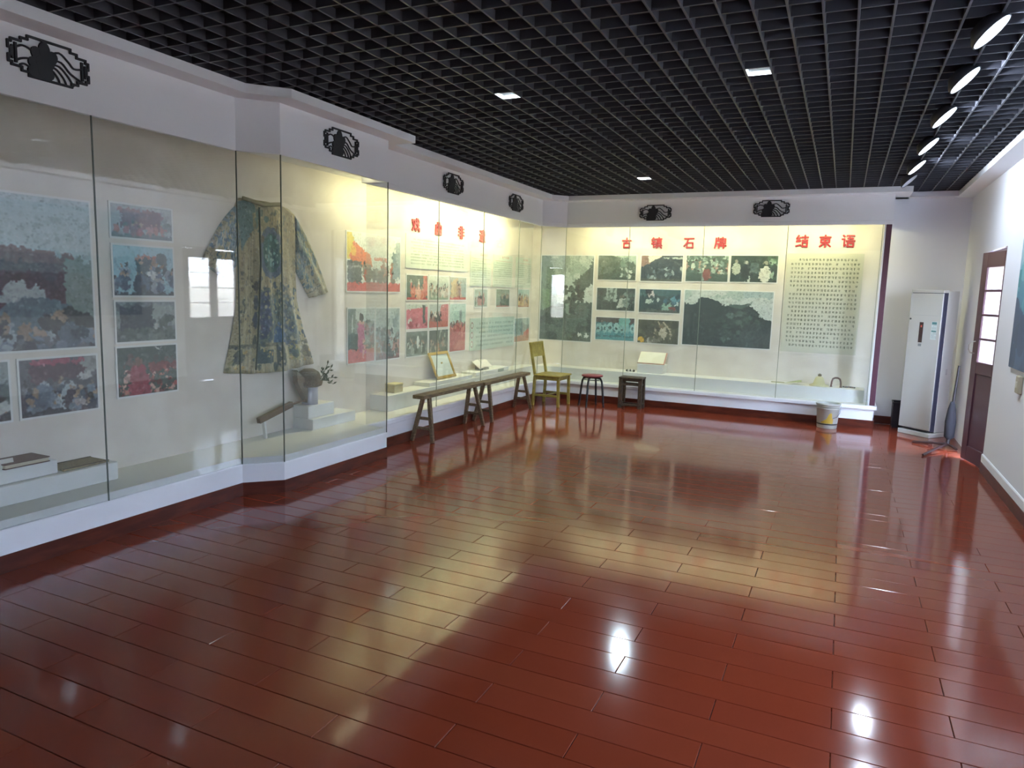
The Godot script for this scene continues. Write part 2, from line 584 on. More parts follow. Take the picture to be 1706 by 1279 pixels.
# ---------------------------------------------------------------- built-in display cases
func pane(parent: Node, a: Vector2, b: Vector2, y0: float, y1: float) -> void:
	var d := (b - a).normalized()
	var mid := (a + b) * 0.5
	var n := Vector2(-d.y, d.x)
	var mb := MB.new()
	var t := Transform3D(Basis(Vector3(d.x, 0, d.y), Vector3.UP, Vector3(d.x, 0, d.y).cross(Vector3.UP)), Vector3(mid.x - n.x * 0.008, (y0 + y1) * 0.5, mid.y - n.y * 0.008))
	mb.box(t, Vector3(a.distance_to(b) - 0.005, y1 - y0, 0.008), 0.0008)
	obj("glass_pane", mb.done(), M.glass, parent)

func seam(parent: Node, p: Vector2, y0: float, y1: float, n: Vector2, pale := false) -> void:
	var mb := MB.new()
	mb.bx(p.x - n.x * 0.008 - 0.0035, p.x - n.x * 0.008 + 0.0035, y0, y1, p.y - n.y * 0.008 - 0.0035, p.y - n.y * 0.008 + 0.0035)
	obj("glass_seam", mb.done(), M.seam_pale if pale else M.seam, parent)

func cases() -> void:
	# fascia and cornice above all the glass belong to the room
	var mb := MB.new()
	mb.sweep(GL, [Vector2(-0.035, 2.52), Vector2(0.0, 2.52), Vector2(0.0, HC), Vector2(-0.035, HC)], 0, 8)
	struct("trim_5", mb.done(), M.white)
	mb = MB.new()
	mb.sweep(GL, [Vector2(0, 2.88), Vector2(0.172, 2.88), Vector2(0.172, HC), Vector2(0, HC)], 0, 8)
	struct("trim_6", mb.done(), M.white)
	mb = MB.new()
	mb.sweep(GL, [Vector2(0, 2.528), Vector2(0.007, 2.528), Vector2(0.007, 2.565), Vector2(0, 2.568)], 4, 8)
	struct("trim_7", mb.done(), M.white)
	# lining boards on the walls behind the exhibits
	mb = MB.new()
	mb.bx(XW + 0.0005, XW + 0.006, DECK, 2.64, ZW + 0.007, 2.29)
	struct("trim_8", mb.done(), M.backing)
	mb = MB.new()
	mb.bx(XW + 0.0065, 0.43, DECK, 2.64, ZW + 0.0005, ZW + 0.006)
	struct("trim_9", mb.done(), M.backing)
	var ski := [Vector2(-0.03, 0), Vector2(0.004, 0), Vector2(0.004, 0.1), Vector2(-0.03, 0.1)]
	var labels := ["tall built-in glass display case with angled front beside the camera, blue robe inside", "lit built-in glass display case along the left wall behind the benches", "lit built-in glass display case along the far wall with dark town prints"]
	for c in 3:
		var root := thing("display_case", labels[c], "display case")
		var i0: int = [0, 4, 5][c]
		var i1: int = [4, 5, 8][c]
		var gp := GL.duplicate()
		gp[8] = Vector2(0.46, -10.385)
		mb = MB.new(); mb.sweep(gp, ski, i0, i1)
		obj("skirting", mb.done(), M.skirt, root)
		var poly: Array
		if c == 0:
			mb = MB.new(); mb.sweep(gp, [Vector2(-0.03, 0.1), Vector2(0, 0.1), Vector2(0, 0.232), Vector2(-0.003, 0.24), Vector2(-0.03, 0.24)], i0, i1)
			obj("plinth", mb.done(), M.white, root)
			poly = [Vector2(-4.02, 2.295), Vector2(-4.02, -3.893), Vector2(-3.81, -4.11), Vector2(-3.81, -5.445), Vector2(XW + 0.003, -5.445), Vector2(XW + 0.003, 2.295)]
		else:
			mb = MB.new(); mb.sweep(gp, [Vector2(-0.04, 0.1), Vector2(-0.012, 0.1), Vector2(-0.012, 0.235), Vector2(-0.04, 0.235)], i0, i1)
			obj("plinth", mb.done(), M.white, root)
			mb = MB.new(); mb.sweep(gp, [Vector2(-0.04, 0.235), Vector2(0.016, 0.235), Vector2(0.020, 0.24), Vector2(0.020, 0.275), Vector2(0.014, 0.285), Vector2(-0.04, 0.285)], i0, i1)
			obj("ledge", mb.done(), M.white, root)
			if c == 1: poly = [Vector2(-4.04, -5.45), Vector2(-4.04, -9.60), Vector2(XW + 0.003, -9.60), Vector2(XW + 0.003, -5.45)]
			else: poly = [Vector2(-4.04, -9.602), Vector2(-3.757, -9.915), Vector2(0.43, -9.915), Vector2(0.43, ZW + 0.025), Vector2(XW + 0.003, ZW + 0.025), Vector2(XW + 0.003, -9.602)]
		mb = MB.new(); mb.slab(poly, 0.2, DECK)
		obj("deck", mb.done(), M.deck, root)
		mb = MB.new(); mb.slab(poly, 2.64, 2.66)
		obj("soffit", mb.done(), M.white, root)
		# glass
		var runs: Array
		if c == 0: runs = [[GL[0], GL[1], [1.462, 0.393, -0.676, -1.745, -2.814]], [GL[1], GL[2], []], [GL[2], GL[3], []], [GL[3], GL[4], []]]
		elif c == 1: runs = [[GL[4], GL[5], [-6.741, -7.801, -8.842]]]
		else: runs = [[GL[5], GL[6], []], [GL[6], Vector2(0.365, -9.8925), [-2.802, -1.776, -0.722]], [Vector2(0.365, -9.8925), Vector2(0.365, -10.385), []]]
		var gy := 0.24 if c == 0 else 0.285
		for r in runs:
			var a: Vector2 = r[0]
			var b: Vector2 = r[1]
			var d := (b - a).normalized()
			var n := Vector2(-d.y, d.x)
			var cut := [a]
			for v in r[2]:
				cut.append(Vector2(a.x, v) if absf(d.x) < 0.1 else Vector2(v, a.y))
			cut.append(b)
			for k in cut.size() - 1:
				pane(root, cut[k], cut[k + 1], gy, 2.53)
				if k > 0: seam(root, cut[k], gy, 2.525, n, c > 0)
			if a != GL[4] and a != GL[0]: seam(root, a, gy, 2.525, Vector2(0.7, 0.7), c > 0)
		if c == 2:
			mb = MB.new(); mb.bx(0.376, 0.392, 0.29, 2.52, -9.93, -9.893, 0.002)
			obj("end_strip", mb.done(), M.lamp_white, root)
			mb = MB.new(); mb.bx(0.394, 0.455, 0.29, 2.52, -9.96, -9.893, 0.003)
			obj("end_post", mb.done(), M.maroon, root)

# ---------------------------------------------------------------- lights
func wash_lights() -> void:
	var zs := [-8.935, -8.048, -7.005, -5.961, -5.02, -4.192, -3.25]
	var glow := mat(hx("ffffff"), 0.5)
	glow.emission_enabled = true
	glow.emission = Color(0.86, 0.92, 1.0)
	glow.emission_energy_multiplier = 7.0
	var dull := mat(hx("c9cbd2"), 0.4)
	var names := ["unlit", "first lit", "second lit", "third lit", "fourth lit", "fifth lit"]
	for k in zs.size():
		var lab: String
		if k == 0: lab = "unlit round wall-washing spotlight at the far end of the ceiling row"
		elif k < 6: lab = "round wall-washing spotlight in the ceiling row, %s from the far end" % ["", "first lit one", "second lit one", "third lit one", "fourth lit one", "fifth lit and largest one"][k]
		else: lab = "round wall-washing ceiling spotlight of the row nearest the camera, above the frame"
		var t := thing("ceiling_spotlight", lab, "spotlight", Vector3(0.535, HC - 0.06, zs[k]), 0, "ceiling spotlights along the right wall")
		var ax := Vector3(0.66, -0.74, 0.12).normalized()
		var y := -ax
		var x := Vector3(0, 0, 1).cross(y).normalized()
		var b := Basis(x, y, x.cross(y))
		var mb := MB.new()
		mb.lathe(Transform3D(b, Vector3.ZERO), [[0.0, 0.07], [0.06, 0.065], [0.092, 0.02], [0.096, 0.002], [0.094, -0.003], [0.088, 0.004]], 28)
		mb.tube([Vector3(0, 0.0, 0) - ax * 0.05, Vector3(-0.035, 0.058, 0)], 0.012, 8)
		var hs := obj("housing", mb.done(), M.gridbar, t)
		mb = MB.new()
		mb.lathe(Transform3D(b, Vector3.ZERO), [[0.089, 0.0], [0.0, -0.003]], 28)
		obj("lens", mb.done(), dull if k == 0 else glow, hs)
		if k > 0:
			var l := AreaLight3D.new()
			l.name = "light"
			l.area_size = Vector2(0.15, 0.15)
			l.light_color = Color(0.86, 0.92, 1.0)
			l.light_energy = 0.8
			l.shadow_enabled = true
			l.area_range = 30.0
			t.add_child(l)
			l.transform = Transform3D(Basis.looking_at(ax, Vector3(0, 0, 1)), ax * 0.014)

func cell_lights() -> void:
	# square fittings set into single cells of the grid
	var spots := [[-2.251, -4.676, 0.5, "square lamp recessed in the ceiling grid, nearer the robe"], [-0.579, -4.676, 0.5, "square lamp recessed in the ceiling grid, nearer the spotlight row"], [-2.251, -8.446, 2.4, "brightest square lamp recessed in the ceiling grid near the far end"]]
	var glow := mat(hx("ffffff"), 0.5)
	glow.emission_enabled = true
	glow.emission = Color(0.85, 0.95, 1.0)
	glow.emission_energy_multiplier = 6.0
	for s in spots:
		var t := thing("recessed_lamp", s[3], "ceiling lamp", Vector3(s[0], HC, s[1]), 0, "square lamps in the ceiling grid")
		var mb := MB.new()
		for e in [[-0.0675, 0], [0.0675, 0], [0, -0.0672], [0, 0.0672]]:
			var wx := 0.003 if e[0] != 0 else 0.138
			var wz := 0.1315 if e[0] != 0 else 0.003
			mb.box(Transform3D(Basis(), Vector3(e[0], 0.045, e[1])), Vector3(wx, 0.09, wz), 0.0)
		mb.box(Transform3D(Basis(), Vector3(0, 0.092, 0)), Vector3(0.138, 0.004, 0.138), 0.0)
		obj("reflector_box", mb.done(), M.lamp_white, t)
		mb = MB.new()
		mb.lathe(Transform3D(Basis(), Vector3(0, 0.03, 0)), [[0.0, 0.055], [0.02, 0.05], [0.042, 0.012], [0.044, 0.0], [0.038, 0.0], [0.034, 0.006]], 20)
		var bh := obj("bulb_housing", mb.done(), M.plastic, t)
		mb = MB.new()
		mb.lathe(Transform3D(Basis(), Vector3(0, 0.03, 0)), [[0.036, 0.003], [0.0, 0.001]], 20)
		obj("bulb_lens", mb.done(), glow, bh)
		if s[2] > 0.0:
			var l := AreaLight3D.new()
			l.name = "light"
			l.area_size = Vector2(0.06, 0.06)
			l.light_color = Color(0.85, 0.95, 1.0)
			l.light_energy = s[2]
			l.shadow_enabled = true
			l.area_range = 30.0
			t.add_child(l)
			l.transform = Transform3D(Basis.looking_at(Vector3.DOWN, Vector3(0, 0, 1)), Vector3(0, 0.024, 0))

func tube_light(a: Vector3, b: Vector3, wall: Vector3, energy: float, label: String) -> void:
	var t := thing("tube_light", label, "tube light", (a + b) * 0.5, 0, "tube lights under the case tops")
	var h := (b - a) * 0.5
	var d := h.normalized()
	var mb := MB.new()
	mb.box(Transform3D(Basis(d, Vector3.UP, d.cross(Vector3.UP)), Vector3(0, 0.03, 0)), Vector3(h.length() * 2.0, 0.02, 0.05), 0.003)
	obj("batten", mb.done(), M.lamp_white, t)
	mb = MB.new()
	mb.tube([-h * 0.97, h * 0.97], 0.013, 12)
	var glow := mat(hx("f2f2ee"), 0.4)
	if energy > 0.0:
		glow.emission_enabled = true
		glow.emission = Color(1.0, 0.97, 0.82)
		glow.emission_energy_multiplier = 3.0
	var tb := obj("tube", mb.done(), glow, t)
	for s in [-1.0, 1.0]:
		mb = MB.new()
		mb.box(Transform3D(Basis(d, Vector3.UP, d.cross(Vector3.UP)), h * 0.985 * s + Vector3(0, 0.005, 0)), Vector3(0.02, 0.035, 0.03), 0.002)
		obj("end_cap", mb.done(), M.plastic, tb)
	if energy > 0.0:
		var l := AreaLight3D.new()
		l.name = "light"
		l.area_size = Vector2(h.length() * 1.9, 0.026)
		l.light_color = Color(1.0, 0.98, 0.74)
		l.light_energy = energy
		l.shadow_enabled = true
		l.area_range = 30.0
		t.add_child(l)
		var dir := (wall * 0.5 + Vector3(0, -0.9, 0)).normalized()
		var z := -dir
		l.transform = Transform3D(Basis(d, z.cross(d), z), dir * 0.016)

func case_lights() -> void:
	var e := 0.64
	var zc := [-5.55, -6.86, -8.17]
	for k in 3:
		tube_light(Vector3(-4.10, 2.595, zc[k]), Vector3(-4.10, 2.595, zc[k] - 1.22), Vector3(-1, 0, 0), e * (0.9 if k == 0 else 1.8), "lit tube light hidden under the left-hand top of the corner case, %s" % ["nearest the angled case", "middle one", "nearest the far corner"][k])
	var xd := [-3.62, -2.31, -1.0]
	for k in 3:
		tube_light(Vector3(xd[k], 2.595, -9.98), Vector3(xd[k] + 1.22, 2.595, -9.98), Vector3(0, 0, -1), e, "lit tube light hidden under the far-wall top of the corner case, %s" % ["nearest the corner", "middle one", "nearest the maroon post"][k])
	tube_light(Vector3(-3.95, 2.595, -4.86), Vector3(-3.95, 2.595, -5.40), Vector3(-1, 0, 0), 0.03, "lit short tube light under the near case top beside the robe")
	tube_light(Vector3(-4.12, 2.595, -2.9), Vector3(-4.12, 2.595, -3.6), Vector3(-1, 0, 0), 0.0, "unlit short tube light under the near case top above the framed prints")

# ---------------------------------------------------------------- door
func leaf(called: String, hinge: Vector3, free: Vector3, handle: bool) -> void:
	var o := Node3D.new()
	o.name = called
	add_child(o)
	o.set_meta("kind", "structure")
	var d := free - hinge
	var w := d.length()
	d = d.normalized()
	o.transform = Transform3D(Basis(d, Vector3.UP, d.cross(Vector3.UP)), hinge)
	var th := 0.042
	var put := func(n: String, x0: float, x1: float, y0: float, y1: float, t: float, m: Material, b := 0.003) -> MeshInstance3D:
		var mb := MB.new()
		mb.bx(x0, x1, y0, y1, -t * 0.5, t * 0.5, b)
		return obj(n, mb.done(), m, o)
	put.call("stile", 0.0, 0.095, 0.012, 2.10, th, M.maroon)
	put.call("stile", w - 0.115, w, 0.012, 2.10, th, M.maroon)
	put.call("rail", 0.095, w - 0.115, 1.955, 2.10, th, M.maroon)
	put.call("rail", 0.095, w - 0.115, 0.90, 1.02, th, M.maroon)
	put.call("rail", 0.095, w - 0.115, 0.012, 0.16, th, M.maroon)
	put.call("panel", 0.097, w - 0.117, 0.162, 0.898, 0.02, M.maroon, 0.002)
	var ph := (1.955 - 1.02 - 0.06) / 4.0
	for k in 4:
		var y0 := 1.02 + k * (ph + 0.02)
		put.call("pane", 0.097, w - 0.117, y0 + 0.002, y0 + ph - 0.002, 0.005, M.frost, 0.0)
		if k < 3: put.call("glazing_bar", 0.095, w - 0.115, y0 + ph, y0 + ph + 0.02, 0.03, M.maroon)
	if handle:
		var mb := MB.new()
		var zs := 0.021
		mb.tube([Vector3(w - 0.05, 1.10, zs), Vector3(w - 0.05, 1.105, zs + 0.04), Vector3(w - 0.05, 1.14, zs + 0.055), Vector3(w - 0.05, 1.18, zs + 0.055), Vector3(w - 0.05, 1.215, zs + 0.04), Vector3(w - 0.05, 1.22, zs)], 0.006, 8)
		mb.tube([Vector3(w - 0.05, 1.10, -zs), Vector3(w - 0.05, 1.105, -zs - 0.04), Vector3(w - 0.05, 1.14, -zs - 0.055), Vector3(w - 0.05, 1.18, -zs - 0.055), Vector3(w - 0.05, 1.215, -zs - 0.04), Vector3(w - 0.05, 1.22, -zs)], 0.006, 8)
		obj("handle", mb.done(), mat(hx("b9b4b0"), 0.3, 0.8), o)

func window() -> void:
	var o := Node3D.new()
	o.name = "window_1"  # unseen window, added to supply the bluish daylight on the near cases
	add_child(o)
	o.set_meta("kind", "structure")
	var cols := 4
	var rows := 3
	var cw := 3.0 / cols
	var rh := 1.2 / rows
	for c in cols + 1:
		var mb := MB.new()
		var z := -4.0 + cw * c
		mb.bx(1.42, 1.47, 0.95, 2.15, clampf(z - 0.03, -4.0, -1.06), clampf(z + 0.03, -3.94, -1.0), 0.003)
		obj("mullion", mb.done(), M.maroon, o)
	for c in cols:
		var z0 := (-4.0 + cw * c) + (0.06 if c == 0 else 0.03)
		var z1 := (-4.0 + cw * (c + 1)) - (0.06 if c == cols - 1 else 0.03)
		for r in rows + 1:
			var y := 0.95 + rh * r
			var mb := MB.new()
			mb.bx(1.425, 1.465, clampf(y - 0.02, 0.95, 2.11), clampf(y + 0.02, 0.99, 2.15), z0, z1, 0.003)
			obj("glazing_bar", mb.done(), M.maroon, o)
		for r in rows:
			var mb := MB.new()
			mb.bx(1.443, 1.448, 0.95 + rh * r + (0.04 if r == 0 else 0.02), 0.95 + rh * (r + 1) - (0.04 if r == rows - 1 else 0.02), z0, z1, 0.0)
			obj("pane", mb.done(), M.frost, o)
	var sl := MB.new()
	sl.bx(XR - 0.03, 1.42, 0.925, 0.949, -4.03, -0.97, 0.004)
	obj("sill", sl.done(), M.white, o)

func door() -> void:
	leaf("door_1", Vector3(1.38, 0, -7.985), Vector3(1.245, 0, -8.52), true)
	leaf("door_2", Vector3(1.43, 0, -9.165), Vector3(1.43, 0, -8.585), false)
	var mb := MB.new()
	mb.bx(1.36, 1.47, 0.0, 2.13, -7.982, -7.956, 0.003)
	mb.bx(1.36, 1.47, 0.0, 2.13, -9.189, -9.168, 0.003)
	mb.bx(1.36, 1.47, 2.108, 2.134, -9.168, -7.982, 0.003)
	struct("trim_3", mb.done(), M.maroon)
	mb = MB.new()
	mb.bx(1.33, 1.57, -0.02, 0.008, -9.168, -7.982, 0.004)
	struct("trim_4", mb.done(), M.skirt)

# ---------------------------------------------------------------- prints on the case walls
func print_board(called: String, label: String, cat: String, tex: Texture2D, at: Vector3, w: float, h: float, facing: Vector3, th := 0.006, rough := 0.45, group := "") -> MeshInstance3D:
	# at = centre of the back face; facing = direction of the picture
	var mb := MB.new()
	var x := Vector3.UP.cross(facing).normalized()
	var hw := w * 0.5
	var hh := h * 0.5
	var c := [Vector3(-hw, -hh, 0), Vector3(hw, -hh, 0), Vector3(hw, hh, 0), Vector3(-hw, hh, 0)]
	var f := []
	for p in c: f.append(p + Vector3(0, 0, th))
	mb.quad(f[0], f[1], f[2], f[3], Vector3(0, 0, 1), [Vector2(0, 1), Vector2(1, 1), Vector2(1, 0), Vector2(0, 0)])
	var e := [Vector2(0.004, 0.004), Vector2(0.004, 0.004), Vector2(0.004, 0.004), Vector2(0.004, 0.004)]
	mb.quad(c[0], c[1], c[2], c[3], Vector3(0, 0, -1), e)
	for k in 4:
		var k2 := (k + 1) % 4
		mb.quad(c[k], c[k2], f[k2], f[k], (c[k] + c[k2]) * 0.5, e)
	var m := mat(hx("ffffff"), rough)
	m.albedo_texture = tex
	var o := obj(called, mb.done(), m)
	o.transform = Transform3D(Basis(x, Vector3.UP, facing), at)
	tag(o, label, cat, group)
	return o

func photo(label: String, horiz: Array, y0: float, y1: float, left: bool, bg: String, list: Array, seed_: int, soft := 2) -> void:
	var w: float = absf(horiz[1] - horiz[0])
	var h := y1 - y0
	var px := 300.0
	var iw := int(w * px)
	var ih := int(h * px)
	var p := Paint.new(iw, ih, bg, seed_)
	p.ops(list)
	var area := int(w * h * 1000.0)
	p.jitter(area, 6.0, 0.08)
	p.jitter(area * 3, 2.6, 0.15)
	p.soften(soft)
	p.border(4, hx("d8dad6"))
	var mid: float = (horiz[0] + horiz[1]) * 0.5
	var at := Vector3(XW + 0.0065, (y0 + y1) * 0.5, mid) if left else Vector3(mid, (y0 + y1) * 0.5, ZW + 0.0065)
	print_board("photo_print", label, "photo", p.tex(), at, w, h, Vector3(1, 0, 0) if left else Vector3(0, 0, 1))

func text_board(label: String, horiz: Array, y0: float, y1: float, left: bool, bg: String, list: Array, seed_: int) -> void:
	var w: float = absf(horiz[1] - horiz[0])
	var h := y1 - y0
	var p := Paint.new(int(w * 420.0), int(h * 420.0), bg, seed_)
	p.ops(list)
	var mid: float = (horiz[0] + horiz[1]) * 0.5
	var at := Vector3(XW + 0.0065, (y0 + y1) * 0.5, mid) if left else Vector3(mid, (y0 + y1) * 0.5, ZW + 0.0065)
	print_board("text_panel", label, "text panel", p.tex(), at, w, h, Vector3(1, 0, 0) if left else Vector3(0, 0, 1), 0.008)

func heading(label: String, chars: String, spots: Array, y: float, size: float, left: bool) -> void:
	var at := Vector3(XW + 0.007, y, spots[0]) if left else Vector3(spots[0], y, ZW + 0.007)
	var t := thing("heading_letters", label, "lettering", at)
	for k in chars.length():
		var o := obj("character", char_mesh(chars[k], size), M.red, t)
		var off: float = spots[k] - spots[0]
		if left:
			o.transform = Transform3D(Basis(Vector3(0, 0, -1), Vector3.UP, Vector3(1, 0, 0)), Vector3(0, -size * 0.5, off + size * 0.5))
		else:
			o.transform = Transform3D(Basis(), Vector3(off - size * 0.5, -size * 0.5, 0))

func prints_near() -> void:
	var cl := ["3b4250", "59606e", "77808c", "9aa2a8", "4a4048", "6d6a70"]
	photo("large print of an opera stage with dark red curtain above a seated crowd", [-1.9, -3.122], 1.135, 2.09, true, "a9bcc2", [
		["R", 0, 0, 100, 34, "b4c4c8"], ["P", [0, 30, 88, 36, 92, 44, 0, 44], "7a5a58"], ["R", 0, 43, 84, 6, "5d4a4c"], ["R", 0, 49, 86, 32, "4b262c"],
		["R", 10, 52, 30, 28, "52232b"], ["R", 84, 40, 16, 50, "7e8a84"], ["E", 38, 70, 5, 8, "b06a70"], ["E", 38, 62, 2.4, 3, "c09a90"], ["E", 62, 64, 12, 6, "9fa6a6"], ["E", 60, 60, 6, 5, "aeb3b2"], ["E", 70, 78, 20, 13, "5a6670"],
		["C", -4, 76, 108, 16, 34, cl, 6.5], ["B", 0, 88, 100, 14, 40, cl, 5]], 11)
	photo("print of seated spectators under a grey awning at the picture edge", [-1.9, -2.568], 0.72, 1.10, true, "66706e", [
		["R", 0, 0, 100, 40, "87918e"], ["R", 0, 38, 100, 30, "414b49"], ["C", 0, 60, 100, 30, 14, ["30383a", "6d7472", "a9aeaa"], 6], ["E", 88, 74, 8, 12, "b4b8b4"], ["R", 0, 92, 100, 8, "2c3030"]], 12)
	photo("print of an audience in front of a stage with a red banner", [-2.606, -3.123], 0.72, 1.10, true, "50484e", [
		["R", 0, 0, 100, 40, "5f5a60"], ["R", 14, 4, 70, 9, "9a4658"], ["R", 12, 13, 70, 26, "5a3a42"], ["R", 82, 0, 18, 30, "8f908c"], ["E", 28, 72, 16, 30, "5d6878"], ["E", 30, 46, 7, 7, "9aa0a8"],
		["E", 58, 52, 12, 10, "9c9ea0"], ["E", 82, 36, 9, 7, "b6b2b0"], ["C", 4, 42, 96, 40, 22, cl, 5], ["E", 50, 70, 6, 4, "b5b7b5"], ["E", 72, 80, 9, 5, "a39a98"], ["R", 0, 88, 60, 12, "34343c"]], 13)
	photo("faded print of performers on a red roofed stage, topmost of its column", [-3.247, -3.75], 1.865, 2.11, true, "a0a6aa", [
		["P", [14, 12, 80, 18, 82, 26, 12, 22], "8a5a5c"], ["R", 16, 22, 62, 50, "6e4650"], ["C", 6, 50, 80, 14, 16, ["9a5a62", "b48a84", "7a5660", "a8766e"], 3.4], ["R", 0, 84, 100, 16, "5f666a"], ["B", 78, 30, 22, 40, 12, ["6a7470", "7c8684"], 4]], 14)
	photo("print of musicians with a square drum under a blue sky", [-3.251, -3.75], 1.47, 1.835, true, "8fb4c4", [
		["R", 0, 0, 100, 24, "9cc0cc"], ["P", [36, 20, 70, 20, 70, 27, 36, 27], "b0786c"], ["R", 36, 27, 32, 70, "3c4450"], ["E", 78, 26, 9, 12, "4c5660"], ["C", 2, 34, 96, 34, 26, ["59667a", "46526a", "7d8a96", "39424e", "8d98a4"], 4.4], ["P", [56, 56, 66, 48, 72, 58, 62, 66], "c4cace"], ["R", 0, 90, 100, 10, "3a4048"]], 15)
	photo("dark print of an old theatre hall seen from the yard", [-3.255, -3.752], 1.15, 1.452, true, "7e8a8c", [
		["P", [6, 8, 60, 4, 62, 20, 4, 24], "5e666c"], ["R", 8, 14, 52, 52, "3b404a"], ["R", 60, 12, 40, 40, "8e9a96"], ["B", 64, 40, 36, 16, 12, ["4c5854", "59655e"], 5], ["R", 0, 66, 100, 34, "56605c"], ["B", 0, 70, 100, 28, 26, ["4c5652", "646e68", "707a74"], 4], ["E", 66, 56, 2, 7, "b0b4b0"]], 16)
	photo("print of a man in red before beds of red flowers, lowest of its column", [-3.25, -3.752], 0.77, 1.135, true, "505850", [
		["R", 0, 0, 100, 34, "4a554e"], ["E", 70, 8, 6, 3, "b8bab4"], ["B", 0, 26, 100, 20, 30, ["5a5450", "6c5650", "444e48"], 5], ["R", 50, 36, 50, 18, "7c4440"], ["B", 0, 46, 100, 50, 150, ["a25850", "b8786c", "6a3c38", "c49a8c", "4a4a40"], 2.4], ["E", 34, 60, 15, 26, "94404a"], ["R", 20, 60, 30, 40, "94404a"], ["E", 34, 32, 7, 9, "7c5a50"]], 17)

func prints_left() -> void:
	photo("print of a yellow dragon dance on a red carpet beside an angled glass joint", [-5.75, -6.709], 1.527, 2.133, true, "d6dcd4", [
		["R", 0, 0, 100, 50, "d0d9d4"], ["P", [0, 0, 8, 0, 18, 30, 6, 46, 0, 46], "d6c45c"], ["P", [6, 38, 14, 16, 28, 28, 42, 36, 46, 60, 34, 70, 22, 48, 8, 50], "d87850"], ["E", 12, 32, 5, 8, "e0ae54"], ["R", 2, 48, 24, 36, "5f6a6a"], ["R", 2, 56, 24, 3, "9aa2a0"],
		["R", 48, 40, 24, 6, "c97a6c"], ["C", 28, 46, 60, 22, 22, ["c2705c", "6f6a60", "a8584c", "8a8c84"], 3.2], ["R", 84, 30, 16, 46, "7f9296"], ["R", 90, 10, 10, 40, "9aacb0"], ["R", 0, 83, 100, 17, "c25a50"]], 21)
	photo("print of a woman in a pink gown walking on a red carpet", [-5.765, -6.232], 0.797, 1.374, true, "8e9a90", [
		["R", 0, 0, 100, 24, "b9c4bc"], ["P", [0, 0, 30, 0, 26, 60, 0, 70], "6d7c70"], ["R", 16, 12, 4, 40, "c0c8c0"], ["R", 0, 46, 40, 30, "415248"], ["B", 58, 28, 42, 46, 46, ["5a5854", "7a5c58", "464c48", "9a6a64"], 5], ["R", 0, 74, 100, 26, "c4625c"],
		["P", [38, 28, 58, 28, 66, 84, 36, 80], "b56a86"], ["E", 50, 18, 8, 7, "54504c"], ["E", 50, 27, 9, 4, "c9a08e"], ["P", [54, 60, 64, 60, 60, 92, 54, 92], "d0a296"]], 22)
	photo("bluish print of a crowd among banners next to the pink gown print", [-6.238, -6.708], 0.795, 1.372, true, "9fb0b0", [
		["R", 0, 0, 100, 40, "b2c0be"], ["B", 0, 10, 100, 40, 20, ["8ea2a2", "a8b6b2"], 9], ["B", 0, 40, 100, 40, 70, ["5d6c6c", "74837e", "48545a", "8a7a78"], 5], ["C", 0, 62, 100, 24, 20, ["8a5a5c", "565e66", "a07a74", "404a4e"], 6], ["R", 0, 93, 100, 7, "6c4a4a"]], 23)
	text_board("wide grey-green introduction panel of small print under the red heading", [-6.806, -8.249], 1.811, 2.191, true, "cdd6c8", [["T", 7, 12, 86, 80, 9, 0, "5f6e60"]], 24)
	var pk := ["c86a62", "d8988a", "8a4a44", "e0c0b0", "b85a54"]
	photo("print of dancers in white and orange on a dark stage, top left of the block", [-6.819, -7.29], 1.439, 1.745, true, "5d6c60", [
		["R", 0, 86, 100, 14, "b4504c"], ["C", 6, 36, 74, 20, 12, ["d8a48c", "e2cfc0", "c8765e", "b85c50"], 6], ["P", [76, 8, 94, 0, 98, 80, 78, 84], "c87464"], ["P", [16, 36, 22, 20, 28, 40], "d8d4c8"], ["P", [52, 36, 58, 18, 62, 40], "d8d4c8"]], 25)
	photo("pale print of players on open ground, top middle of the block", [-7.305, -7.782], 1.439, 1.748, true, "b6c2b4", [["R", 0, 0, 100, 24, "c6d0c2"], ["C", 0, 34, 100, 26, 24, ["8a9282", "a89c8c", "6f7868", "c2b8a4"], 5], ["R", 0, 88, 100, 12, "8a9a88"]], 26)
	photo("print of a golden costume on a red platform, top right of the block", [-7.80, -8.242], 1.439, 1.746, true, "a8b0a0", [["R", 0, 0, 8, 86, "7a8478"], ["P", [10, 20, 44, 6, 60, 84, 8, 84], "b8a070"], ["C", 40, 24, 30, 24, 7, ["a88a68", "8a6a5c", "b89a88"], 7], ["R", 68, 10, 32, 76, "97a59c"], ["R", 0, 86, 100, 14, "c05a54"]], 27)
	photo("print of a pink banner platform with a white clad figure, middle left of the block", [-6.817, -7.299], 1.104, 1.412, true, "c2ccc2", [["P", [0, 24, 100, 14, 100, 100, 0, 100], "c8707c"], ["R", 14, 34, 60, 22, "d07c84"], ["R", 76, 8, 10, 70, "5f6a6a"], ["E", 20, 70, 8, 18, "c8c8bc"], ["R", 0, 80, 100, 20, "cf7a86"], ["B", 0, 76, 100, 10, 8, ["a85860", "dba0a4"], 6]], 28)
	photo("print of horse riders passing a pink slope, middle of the block", [-7.309, -7.789], 1.104, 1.412, true, "b8c0ba", [["P", [60, 12, 100, 0, 100, 100, 40, 100], "c77a78"], ["C", 10, 36, 50, 16, 10, ["5a5650", "8a8278", "40403c", "9a6c60"], 6], ["R", 0, 72, 100, 28, "b8685c"], ["P", [24, 50, 36, 30, 42, 56], "d4d0c4"]], 29)
